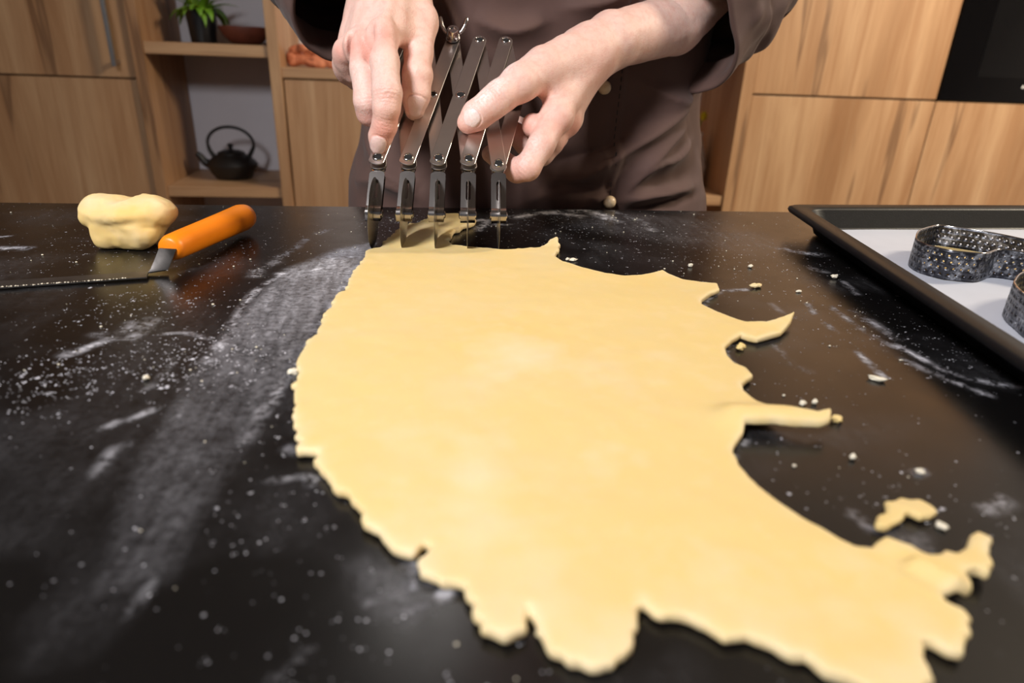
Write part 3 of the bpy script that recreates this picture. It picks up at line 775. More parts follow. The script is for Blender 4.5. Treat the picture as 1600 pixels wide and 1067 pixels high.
def ring(px, zb, H, label, hd, flange=True):
    P = smooth_closed([onz(x, y, zb+H)[:2] for x, y in px], 400)
    seg = np.linalg.norm(np.roll(P, -1, 0)-P, axis=1); cum = np.concatenate([[0], np.cumsum(seg)]); L = cum[-1]
    PP = np.vstack([P, P[:1]])
    def at(s): s = s % L; return np.array([np.interp(s, cum, PP[:, 0]), np.interp(s, cum, PP[:, 1])])
    nc = int(round(L/.0048)); cw = L/nc; rows = 4; rh = (H-.003)/rows
    V = []; f = []; key = {}
    def vert(s, z):
        k = (round((s % L)/L*1e5) % 100000, round(z*1e6))
        if k not in key: p = at(s); key[k] = len(V); V.append((p[0], p[1], zb+z))
        return key[k]
    for r in range(rows):
        for i in range(nc):
            s0 = (i+(.5 if r % 2 else 0))*cw; z0 = .0015+r*rh
            sq = [(0, 0), (.5, 0), (1, 0), (1, .5), (1, 1), (.5, 1), (0, 1), (0, .5)]
            o = [vert(s0+a*cw, z0+b*rh) for a, b in sq]
            c = [vert(s0+cw*.5+0.00075*math.cos(t), z0+rh*.5+0.00075*math.sin(t)) for t in [(-135+45*k)*PI/180 for k in range(8)]]
            for k in range(8): f.append((o[k], o[(k+1) % 8], c[(k+1) % 8], c[k]))
    for z0, z1 in ((0, .0015), (H-.0015, H)):
        for i in range(nc*2): f.append((vert(i*cw/2, z0), vert((i+1)*cw/2, z0), vert((i+1)*cw/2, z1), vert(i*cw/2, z1)))
    root = empty('tart_ring', (P[:, 0].mean(), P[:, 1].mean(), zb), label, 'tart ring', 'perforated tart rings on the tray')
    o = MB().add(V, f).build('wall', RINGM, root, 60)
    sm = o.modifiers.new('solidify', 'SOLIDIFY'); sm.thickness = .0011; sm.offset = 0
    cen = P.mean(0)
    nrm = np.roll(P, -1, 0)-np.roll(P, 1, 0); nrm = np.stack([nrm[:, 1], -nrm[:, 0]], -1); nrm /= np.linalg.norm(nrm, axis=1)[:, None]
    area2 = (P[:, 0]*np.roll(P[:, 1], -1)-np.roll(P[:, 0], -1)*P[:, 1]).sum()
    if area2 < 0: nrm = -nrm
    MB().tube([(p[0], p[1], zb+H) for p in np.vstack([P[::4], P[:1]])], .0006, 6, False).build('rim', STEEL, root, 60)
    d = P-nrm*.004; n = len(d)//4; d = d[::4]
    MB().prism([tuple(x) for x in d], zb+.0002, zb+hd).build('dough_filling', DOUGH, root)
    return root
rz = TOP+.0044
ring([(1432, 369), (1437, 360), (1455, 354), (1469, 352), (1492, 355), (1528, 360), (1567, 367), (1600, 374), (1640, 382), (1668, 391), (1672, 399), (1650, 402), (1620, 397), (1600, 394), (1577, 391), (1559, 390), (1547, 394), (1536, 396), (1518, 395), (1488, 392), (1461, 386), (1447, 382), (1434, 375)],
     rz, .0205, 'perforated metal tart ring at the back of the tray, dough inside', .0050)
ring([(1586, 438), (1600, 425), (1645, 416), (1700, 424), (1735, 445), (1700, 478), (1640, 482), (1600, 458), (1588, 447)],
     rz, .0205, 'perforated metal tart ring cut off by the right frame edge, nearer the camera', .0050)

# ------------------------------------------------------------------ five-wheel cutter
TOOL = plain('cutter_steel', srgb(198, 192, 188), 0.30, 1.0, var=0.05, scale=50, bump=0.03)
TOOLH = plain('holder_steel', srgb(168, 162, 159), 0.20, 1.0, var=0.05, scale=50, bump=0.03)
HOLE_SHADE = plain('hole_shade', srgb(8, 7, 7), 0.7, var=0.02)  # near-black colour for the shade inside hollow rivets
def cutter():
    B0 = pt(591, 251, .4995); B4 = pt(779, 253.5, .5055)
    e = np.array([.0142, .1125, .083]); row = (B4-B0)/4
    rx = row/np.linalg.norm(row); ev = e/np.linalg.norm(e); nn = np.cross(rx, ev); nn /= np.linalg.norm(nn)
    if nn@(CAM-B0) < 0: nn = -nn
    root = empty('dough_wheel_cutter', (.0025, .4985, TOP), 'expanding steel dough cutter with five round blades held in both hands', 'dough cutter')
    node = lambda i, t: B0+row*i+e*(t/2)
    w = .0058
    def bar(p, q, off):
        p = np.array(p); q = np.array(q); d = q-p; L = np.linalg.norm(d); d /= L; s = np.cross(nn, d)
        pts = []
        for k in range(9): a = -PI/2+PI*k/8; pts.append(q+d*(w*math.cos(a)*1.0)+s*(w*math.sin(a)))
        for k in range(9): a = PI/2+PI*k/8; pts.append(p+d*(w*math.cos(a)*.55-.0042)+s*(w*math.sin(a)))
        V = [x+nn*(off+.0005) for x in pts]+[x+nn*(off-.0005) for x in pts]; n = len(pts)
        f = [tuple(range(n)), tuple(range(n, 2*n))[::-1]]+[(i, (i+1) % n, n+(i+1) % n, n+i) for i in range(n)]
        o = MB().add(V, f).build('bar', TOOL, root, 40)
        b = o.modifiers.new('bevel', 'BEVEL'); b.width = .0002; b.segments = 1; b.limit_method = 'ANGLE'
    for i in range(4): bar(node(i, 0), node(i+1, 2), .0034)          # front bars lean right
    for i in range(1, 5): bar(node(i, 0), node(i-1, 2), -.0014)       # rear bars lean left
    bar(node(4, 0), node(4.5, 1), -.0028); bar(node(4.5, 1), node(4, 2), .0010)
    bar(node(0, 0), node(-.5, 1), -.0014); bar(node(-.5, 1), node(0, 2), .0010)
    M = Matrix(((rx[0], ev[0], nn[0]), (rx[1], ev[1], nn[1]), (rx[2], ev[2], nn[2])))
    def rivet(i, t, top=.0039):
        c = node(i, t); T = Matrix.Translation(Vector(c))@M.to_4x4()
        r = MB().lathe([(.0027, top-.0004), (.0027, top+.0006), (.0031, top+.0010), (.0037, top+.0008), (.0041, top-.0003)], n=24).xf(T).build('rivet', STEEL, root, 60)
        MB().lathe([(0, top+.0002), (.0028, top+.0002)], n=20).xf(T).build('rivet_hole_shade', HOLE_SHADE, r)  # dark disc paints the hollow's shade; the bars are not pierced
        MB().lathe([(0, -.0040), (.003, -.0040), (.0034, -.002)], n=20).xf(T).build('rivet_tail', STEEL, r)
    for i in range(5): rivet(i, 0, .0039 if i < 4 else -.0009)
    for i in range(4): rivet(i+.5, 1)
    for i in (0, 1, 3, 4): rivet(i, 2)
    # wing nut on the middle top joint
    c = node(2, 2)+nn*.0039
    T = Matrix.Translation(Vector(c))@M.to_4x4()@Matrix.Scale(1.5, 4)
    hub = MB().lathe([(0, .0005), (.0042, .0005), (.0044, .0016), (.0040, .0032), (.0034, .0060), (.0030, .0066), (.0020, .0066), (.0019, .0058), (0, .0058)], n=24).xf(T).build('wing_nut', STEEL, root, 50)
    for sx in (-1, 1):
        base = Vector((sx*.0030, .0004, .0030))
        path = [base, Vector((sx*.0048, .0012, .0042)), Vector((sx*.0064, .0032, .0062)), Vector((sx*.0072, .0056, .0078)), Vector((sx*.0074, .0070, .0086))]
        MB().tube([T@p for p in path], [.0024, .0021, .0022, .0023, .0016], 12, True, .8).build('wing', STEEL, hub, 50)
    # holders and blades
    for i in range(5):
        x, y = [(584, 333), (632, 334), (682, 335), (731, 336), (779, 337)][i]
        ax = onz(x, y, TOP+.0262); tp = B0+row*i-nn*.0034
        # strap: outline in the (row, down) plane, wrapped round the axle
        up = (tp-ax); up = up-rx*(up@rx)*0; H = np.linalg.norm(up); up /= H; fw = np.cross(rx, up); fw /= np.linalg.norm(fw)
        if fw[1] > 0: fw = -fw
        hw = .0056; r = .0058
        def plate(off):
            sl0, sl1, sw = H*.30, H*.60, .0018
            hole = [(sw*math.cos(a), sl1+sw*math.sin(a)) for a in np.linspace(0, PI, 9)]+[(-sw*math.cos(a), sl0-sw*math.sin(a)) for a in np.linspace(0, PI, 9)]
            t0, t1 = .0038, H*.76
            outer = [(hw, t1), (hw*.9, t1+.0012), (hw*.6, t1+.0020), (hw*.3, t1+.0024), (0, t1+.0025), (-hw*.3, t1+.0024), (-hw*.6, t1+.0020), (-hw*.9, t1+.0012), (-hw, t1),
                     (-hw, t0), (-hw*.75, t0), (-hw*.5, t0), (-hw*.25, t0), (0, t0), (hw*.25, t0), (hw*.5, t0), (hw*.75, t0), (hw, t0)]
            outer = [outer[k] for k in range(18)]
            V = []; f = []; n = 18
            for dd in (.0004, -.0004):
                for a, b in outer: V.append(ax+rx*a+up*b+fw*(off+dd))
                for a, b in hole: V.append(ax+rx*a+up*b+fw*(off+dd))
            for k in range(n):
                l = (k+1) % n
                f.append((k, l, n+l, n+k)); f.append((2*n+k, 3*n+k, 3*n+l, 2*n+l)); f.append((k, 2*n+k, 2*n+l, l)); f.append((n+k, n+l, 3*n+l, 3*n+k))
            return V, f
        mb = MB(); mb.add(*plate(.0032)); mb.add(*plate(-.0032))
        # wrap round the axle, split in two by the blade slit
        for s0, s1 in ((-hw, -.0006), (.0006, hw)):
            prof = []
            for k in range(15):
                a = -.95+(PI+1.9)*k/14; prof.append((r*math.cos(a), -r*math.sin(a)))
            V = []; f = []
            for rr in (1.0, .86):
                for (q, b) in prof:
                    for s in (s0, s1): V.append(ax+rx*s+fw*(q*rr)+up*(b*rr))
            n = len(prof)
            for k in range(n-1):
                f.append((2*k, 2*k+1, 2*k+3, 2*k+2)); g = 2*n; f.append((g+2*k, g+2*k+2, g+2*k+3, g+2*k+1))
                f.append((2*k, 2*k+2, g+2*k+2, g+2*k)); f.append((2*k+1, g+2*k+1, g+2*k+3, 2*k+3))
            mb.add(V, f)
        hold = mb.build('wheel_holder', TOOLH, root, 40)
        T = Matrix.Translation(Vector(tp))@M.to_4x4()
        MB().lathe([(0, -.0012), (.0058, -.0012), (.0062, -.0004), (.0058, .0004), (0, .0004)], (0, -.0016, 0), 24).lathe([(0, -.0040), (.0050, -.0040), (.0054, -.0030), (.0050, -.0016), (0, -.0016)], (0, -.0026, 0), 24).xf(T).build('washer', STEEL, hold, 50)
        T2 = Matrix.Translation(Vector(ax))@Matrix(((rx[0], fw[0], up[0]), (rx[1], fw[1], up[1]), (rx[2], fw[2], up[2]))).to_4x4()
        MB().lathe([(0, -.0068), (.0022, -.0068), (.0030, -.0062), (.0030, .0062), (.0022, .0068), (0, .0068)], n=16, axis='x').xf(T2).build('axle', STEEL, hold, 50)
        MB().lathe([(.0028, -.0004), (.0225, -.0004), (.0262, -.00004), (.0262, .00004), (.0225, .0004), (.0028, .0004)], n=72, axis='x').xf(T2).build('blade', BLADE, root, 40)
cutter()

# ------------------------------------------------------------------ person
def make_skin():
    t = NT('skin'); c = t.coord()
    a = t.attr('tint'); sp = t.n('SeparateColor'); t.l(a.outputs['Color'], sp.inputs[0]); pink, flour, nail = sp.outputs
    n = t.noise(c, 55, 4, 0.6); n2 = t.noise(c, 500, 4, 0.65); n3 = t.noise(c, 1500, 2, 0.6)
    base = t.ramp(n, [(0.3, srgb(228, 186, 170)), (0.7, srgb(236, 198, 184))])
    base = t.mix(t.math('MULTIPLY', pink, 0.95), base, srgb(226, 140, 122))
    base = t.mix(t.ramp(t.noise(c, 190, 4, 0.65), [(0.46, 0.0), (0.68, 0.35)]), base, srgb(218, 150, 134))
    base = t.mix(nail, base, srgb(240, 206, 198))
    fl = t.math('MULTIPLY', flour, t.ramp(n2, [(0.35, 0.15), (0.62, 1.0)]))
    base = t.mix(fl, base, srgb(240, 232, 228))
    t.set(color=base, spec=0.4, sss=0.10, rough=t.math('SUBTRACT', 0.52, t.math('MULTIPLY', nail, 0.22)))
    t.b.inputs['Subsurface Radius'].default_value = (1.0, .38, .22); t.b.inputs['Subsurface Scale'].default_value = .004
    v = t.vor(c, 900)
    t.bump(t.math('ADD', t.math('MULTIPLY', v, 0.5), t.math('ADD', t.math('MULTIPLY', n3, 0.35), t.math('MULTIPLY', n2, 0.5))), 0.42, 0.0006)
    return t.m
SKIN = make_skin()
def make_cloth(name, col, col2):
    t = NT(name); c = t.coord()
    n = t.noise(c, 18, 4, 0.6)
    w1 = t.n('TexWave'); t.l(c, w1.inputs[0]); w1.inputs['Scale'].default_value = 420; w1.bands_direction = 'X'
    w2 = t.n('TexWave'); t.l(c, w2.inputs[0]); w2.inputs['Scale'].default_value = 420; w2.bands_direction = 'Z'
    base = t.ramp(n, [(0.3, col), (0.7, col2)])
    t.set(color=base, rough=0.78, spec=0.25, sheen=0.08)
    t.bump(t.math('ADD', t.math('MULTIPLY', t.math('ADD', w1.outputs['Fac'], w2.outputs['Fac']), 0.3), t.math('MULTIPLY', t.noise(c, 160, 3), 0.5)), 0.10, 0.0006)
    return t.m
JACKET = make_cloth('brown_jacket_cloth', srgb(87, 65, 59), srgb(95, 72, 65))
TROUSER = make_cloth('dark_trouser_cloth', srgb(40, 36, 36), srgb(48, 44, 44))
BUTTON = plain('wooden_button', srgb(228, 200, 162), 0.35, var=0.08, scale=200)
HAIR = plain('brown_hair', srgb(74, 52, 38), 0.5, var=0.25, scale=120)
LEATHER = plain('black_shoe_leather', srgb(24, 22, 22), 0.4, var=0.1)

PX, PY = .112, .775            # torso axis
elA = pt(440, -190, .71); elB = pt(1205, -130, .70)
shA = np.array([PX-.175, PY+.03, 1.40]); shB = np.array([PX+.175, PY+.03, 1.40])
person = empty('person', (PX, PY, 0), 'person in a brown chef jacket with rolled sleeves, both hands on the dough cutter', 'person')

NAILS = []
HS = 1.05                      # the hands sit this much further back than first measured
def hpt(px, py, d): return pt(px, py, d*HS)
def hand_field(lo, hi, build, h=.00075, rs=HS):
    F = Field(lo, hi, h); F.rs = rs; build(F); return F.mesh()
def bones(*p): return [hpt(*q) for q in p]

# --- hand on the left of the picture: index finger pressing the first bar, thumb against the second
wrA = hpt(612, -92, .512); foA = hpt(520, -62, .595)
mcA = dict(i=hpt(597, 58, .4695), m=hpt(561, 72, .479), r=hpt(541, 84, .494), p=hpt(540, 103, .509))
def build_A(F):
    F.cone(foA, wrA, .0255, .0222, .006); F.cone(elA, foA, .036, .0255, .006)
    # palm
    cmcs = dict(i=hpt(622, -75, .500), m=hpt(607, -78, .503), r=hpt(594, -78, .512), p=hpt(584, -72, .522))
    for k, r0, r1 in (('i', .0150, .0108), ('m', .0150, .0106), ('r', .0145, .0100), ('p', .0140, .0090)):
        F.cone(cmcs[k], mcA[k]+np.array([0, .004, -.004]), r0, r1, .010)
    F.cone(wrA, (cmcs['i']+cmcs['p'])/2, .0215, .019, .016)
    F.cone((mcA['i']+mcA['m'])/2+[0, .012, -.006], (cmcs['i']+cmcs['r'])/2+[0, .010, -.006], .011, .013, .012)
    # thenar and first web
    F.cone(hpt(634, -55, .515), hpt(655, 30, .503), .0150, .0128, .012)
    F.cone(hpt(618, 20, .488), hpt(650, 40, .505), .0095, .0100, .012); F.cone(hpt(622, 48, .484), hpt(650, 66, .498), .0080, .0090, .010)
    # knuckle heads
    for k, r in (('i', .0098), ('m', .0094), ('r', .0086), ('p', .0080)):
        F.ell(mcA[k]+np.array([0, -.0040, .0036]), (r*.88, r*.88, r*.88), .005)
    F.chain([mcA['i'], hpt(601, 98, .4615), hpt(605, 146, .4560), hpt(604, 168, .4575), hpt(601, 196, .4650), hpt(594, 214, .4705), hpt(591, 228, .4745)],
            [.0103, .0096, .0098, .0091, .0084, .0078, .0060], .004, mcA['i'], .010, .0010)
    F.chain([mcA['m'], hpt(568, 110, .472), hpt(574, 158, .4710), hpt(577, 176, .4785), hpt(584, 176, .500), hpt(600, 178, .512)],
            [.0100, .0090, .0090, .0088, .0080, .0070], .004, mcA['m'], .009, .0010)
    F.chain([mcA['r'], hpt(554, 112, .508), hpt(562, 122, .524), hpt(580, 130, .540), hpt(600, 140, .545)], [.0090, .0084, .0086, .0080, .0068], .004, mcA['r'], .008, .0010)
    F.chain([mcA['p'], hpt(549, 118, .520), hpt(556, 124, .533), hpt(572, 132, .548)], [.0082, .0074, .0076, .0066], .004, mcA['p'], .008, .0010)
    F.chain([hpt(659, 32, .503), hpt(654, 84, .496), hpt(652, 118, .490), hpt(650, 148, .4915), hpt(648, 173, .4950)], [.0118, .0100, .0104, .0100, .0072], .005, hpt(659, 36, .503), .010, .0010)
    # tendons over the back of the hand and valleys between the knuckles
    for k, c in (('i', cmcs['i']), ('m', cmcs['m']), ('r', cmcs['r'])):
        tow = (CAM-mcA[k])/np.linalg.norm(CAM-mcA[k]); F.cone(mcA[k]+tow*.0085, c*.45+mcA[k]*.55+tow*.0105, .0028, .0022, .006)
    for a, b in (('i', 'm'), ('m', 'r')):
        mdl = (mcA[a]+mcA[b])/2; tow = (CAM-mdl)/np.linalg.norm(CAM-mdl)
        F.cone(mdl+tow*.0145+[0, 0, -.010], mdl+tow*.0150+[0, 0, .012], .0035, .0022, .006, True)

def add_nail(tip, axis, roll, wid, ln): NAILS.append((np.array(tip), np.array(axis)/np.linalg.norm(axis), roll, wid, ln))
add_nail(hpt(590.5, 225, .4690), hpt(591, 232, .4750)-hpt(598, 200, .4655), -.12, .0058, .0078)
add_nail(hpt(650, 166, .4860), hpt(648, 178, .4960)-hpt(651, 140, .4905), .45, .0064, .0078)
add_nail(hpt(734, 186, .4760), hpt(722, 198, .489)-hpt(768, 163, .4845), .10, .0066, .0080)

# --- hand on the right of the picture: thumb over the bars, fingers curled behind
wrB = hpt(955, 64, .547); foB = hpt(1055, 38, .592)
mcB = dict(i=hpt(868, 182, .507), m=hpt(880, 190, .526), r=hpt(886, 186, .545), p=hpt(890, 174, .562))
def build_B(F):
    F.cone(hpt(910, 84, .530), wrB, .0190, .0218, .004); F.cone(wrB, foB, .0218, .0252, .004); F.cone(foB, elB, .0252, .037, .004)
    cm = dict(i=hpt(925, 92, .533), m=hpt(930, 95, .545), r=hpt(930, 96, .556), p=hpt(928, 92, .566))
    for k, r0, r1 in (('i', .0130, .0110), ('m', .0130, .0106), ('r', .0130, .0100), ('p', .0125, .0090)):
        F.cone(cm[k], mcB[k], r0, r1, .008)
    F.cone(wrB, hpt(925, 92, .545), .0200, .0170, .008)
    # thumb base
    F.cone(hpt(920, 84, .532), hpt(852, 112, .503), .0185, .0140, .014)
    F.cone(hpt(882, 92, .515), hpt(846, 106, .502), .0155, .0130, .010)
    F.cone(hpt(872, 150, .512), hpt(856, 128, .508), .0100, .0100, .010)
    for k, r in (('i', .0100), ('m', .0096), ('r', .0088)):
        F.ell(mcB[k]+np.array([.004, -.001, -.001]), (r, r, r), .006)
    F.chain([hpt(848, 108, .503), hpt(812, 130, .4905), hpt(782, 151, .4850), hpt(766, 164, .4845), hpt(745, 180, .4860), hpt(731, 192, .4885)],
            [.0160, .0134, .0112, .0108, .0102, .0076], .005, hpt(856, 112, .504), .010, .0010)
    F.chain([mcB['i'], hpt(846, 226, .4995), hpt(824, 262, .4955), hpt(808, 266, .501), hpt(784, 252, .5145), hpt(766, 240, .522)],
            [.0112, .0100, .0096, .0088, .0080, .0066], .004, mcB['i'], .010, .0010)
    F.chain([mcB['m'], hpt(862, 222, .522), hpt(846, 240, .524), hpt(822, 226, .528), hpt(804, 208, .527), hpt(797, 202, .527)],
            [.0104, .0094, .0090, .0084, .0078, .0070], .004, mcB['m'], .009, .0010)
    F.chain([mcB['r'], hpt(870, 214, .543), hpt(852, 222, .549), hpt(826, 204, .549), hpt(800, 190, .547)], [.0094, .0086, .0084, .0076, .0066], .004, mcB['r'], .008, .0010)
    # flesh inside the grip, below the web
    F.ell(hpt(832, 196, .5075), (.0080, .0085, .0090), .004)

def nail_shape(V):
    """press nail plates into the finger ends; returns the nail mask"""
    mask = np.zeros(len(V))
    for tip, ax, roll, w, ln in NAILS:
        tocam = CAM-tip; nrm = tocam-ax*(tocam@ax); nrm /= np.linalg.norm(nrm)
        side = np.cross(ax, nrm)
        nrm, side = nrm*math.cos(roll)+side*math.sin(roll), side*math.cos(roll)-nrm*math.sin(roll)
        D = V-tip; u = D@side/w; v = D@ax/ln; d = D@nrm
        near = (np.abs(d) < .010) & (np.abs(u) < 1.6) & (np.abs(v) < 1.6)
        q = (np.abs(u)**2.6+np.abs(v)**3.0)**(1/2.8)
        m = (1-sstep(.93, 1.03, q))*near*(d > -.0045)
        groove = np.exp(-((q-1.08)/.08)**2)*near*(v < .8)*(d > -.0045)
        V += nrm[None]*((.0004*m-.0007*groove)[:, None])
        mask = np.maximum(mask, m)
    return mask
VA, QA = hand_field(np.array([-.135, .455, .955]), np.array([.065, .76, 1.20]), build_A)
VB, QB = hand_field(np.array([-.005, .475, .915]), np.array([.27, .73, 1.135]), build_B)
# --- the rest of the body, hidden by clothes or above the picture
def build_body(F):
    F.cone(elA, shA, .036, .050, .03); F.cone(elB, shB, .036, .050, .03)
    F.cone(foA, elA, .024, .034, .02); F.cone(foB, elB, .024, .034, .02)
    F.cone(wrA*.25+foA*.75, elA, .022, .034, .02); F.cone(wrB*.25+foB*.75, elB, .022, .034, .02)
    for z, a, b in ((.90, .155, .095), (1.02, .140, .088), (1.15, .145, .092), (1.28, .160, .098), (1.37, .150, .085)):
        F.ell((PX, PY, z), (a, b, .10), .05)
    F.cone((PX-.10, PY, .86), (PX-.09, PY, .48), .080, .056, .04); F.cone((PX+.10, PY, .86), (PX+.09, PY, .48), .080, .056, .04)
    F.cone((PX-.09, PY, .48), (PX-.09, PY+.01, .09), .056, .038, .03); F.cone((PX+.09, PY, .48), (PX+.09, PY+.01, .09), .056, .038, .03)
    F.cone((PX, PY+.005, 1.38), (PX, PY-.015, 1.53), .060, .054, .03)
    hc = np.array([PX, PY-.035, 1.63])
    F.ell(hc, (.076, .092, .108), .02); F.cone(hc+[0, -.045, -.055], hc+[0, -.058, -.085], .046, .030, .03)
    F.cone(hc+[0, -.088, .015], hc+[0, -.110, -.028], .008, .013, .010)
    for s in (-1, 1):
        F.ell(hc+[s*.030, -.094, .012], (.016, .014, .010), .008, True); F.ell(hc+[s*.030, -.080, .010], (.012, .012, .012), .002)
        F.ell(hc+[s*.078, .004, -.010], (.010, .020, .032), .006)
    F.ell(hc+[0, -.092, -.058], (.024, .012, .007), .005)
VC, QC = hand_field(np.array([PX-.36, PY-.20, .02]), np.array([PX+.40, PY+.19, 1.77]), build_body, .0065, 1.0)
def local_nrm(V, Q):
    N = np.zeros_like(V); fn = np.cross(V[Q[:, 2]]-V[Q[:, 0]], V[Q[:, 3]]-V[Q[:, 1]])
    for k in range(4): np.add.at(N, Q[:, k], fn)
    return N/np.maximum(np.linalg.norm(N, axis=1), 1e-12)[:, None]
nA, nB = len(VA), len(VB)
V = np.vstack([VA, VB]); Q = np.vstack([QA, QB+nA])
# knuckle wrinkles: fine grooves across the finger joints
NR = local_nrm(V, Q)
for c, ax, r, k in [((605, 142, .446), hpt(604, 168, .4575)-hpt(601, 98, .4615), .0085, .00028), ((600, 192, .456), hpt(594, 214, .47)-hpt(604, 168, .4575), .006, .00018), ((776, 146, .474), hpt(745, 180, .486)-hpt(812, 134, .49), .009, .00030),
                    ((573, 150, .462), hpt(577, 176, .478)-hpt(568, 110, .472), .007, .0002), ((652, 116, .493), hpt(651, 148, .508)-hpt(655, 84, .502), .008, .00022), ((822, 268, .490), hpt(808, 266, .501)-hpt(846, 226, .4995), .007, .0002)]:
    c = hpt(*c); ax = ax/np.linalg.norm(ax); D = V-c; s = D@ax; w = np.exp(-(D**2).sum(1)/r**2)
    V += NR*((k*np.sin(s/.00042+2.2*vnoise(V*700))*w)[:, None])
# tendons and soft unevenness
V += NR*((.00035*vnoise(V*95))[:, None])
nail = nail_shape(V)
def near(px, py, d, r): return np.exp(-((V-hpt(px, py, d))**2).sum(1)/r**2)
pink = np.zeros(len(V)); flour = np.zeros(len(V))
for px, py, d, r, k in [(597, 56, .458, .010, .55), (558, 72, .468, .010, .75), (534, 80, .485, .009, .5), (604, 205, .462, .012, .75), (618, 190, .460, .012, .6), (591, 232, .474, .007, .6), (640, 110, .497, .014, .6), (636, 150, .50, .012, .6), (648, 186, .515, .008, .7),
                        (605, 145, .446, .009, .35), (742, 205, .488, .012, .85), (775, 195, .486, .014, .7), (800, 172, .488, .014, .45), (838, 150, .505, .012, .5), (820, 195, .50, .012, .5), (815, 262, .495, .014, .65), (850, 235, .497, .014, .4), (872, 205, .502, .014, .5),
                        (895, 200, .52, .012, .6), (885, 225, .525, .012, .5), (800, 205, .52, .010, .5), (780, 160, .475, .008, .3), (574, 180, .47, .012, .4), (930, 110, .525, .02, .25)]:
    pink = np.maximum(pink, k*near(px, py, d, r))
for px, py, d, r, k in [(735, 178, .476, .008, .9), (755, 152, .475, .008, .95), (775, 130, .476, .009, .8), (790, 105, .484, .008, .8), (815, 72, .49, .007, .9), (800, 88, .488, .006, .6), (648, 132, .494, .007, .55), (635, 108, .494, .006, .4), (820, 250, .49, .011, .45), (832, 222, .49, .008, .5),
                        (840, 238, .492, .012, .35), (567, 172, .464, .010, .45), (625, 90, .47, .008, .4), (636, 66, .475, .006, .5), (600, 120, .452, .02, .2), (560, 120, .466, .015, .25), (872, 225, .50, .012, .3), (785, 175, .48, .012, .3), (652, 152, .498, .006, .5)]:
    flour = np.maximum(flour, k*near(px, py, d, r))
Vall = np.vstack([V, VC]); Qall = np.vstack([Q, QC+len(V)])
body = from_np('body', Vall, Qall, SKIN, person)
att = np.zeros((len(Vall), 3)); att[:len(V)] = np.stack([pink, flour, nail], -1); col_attr(body, 'tint', np.clip(att, 0, 1))

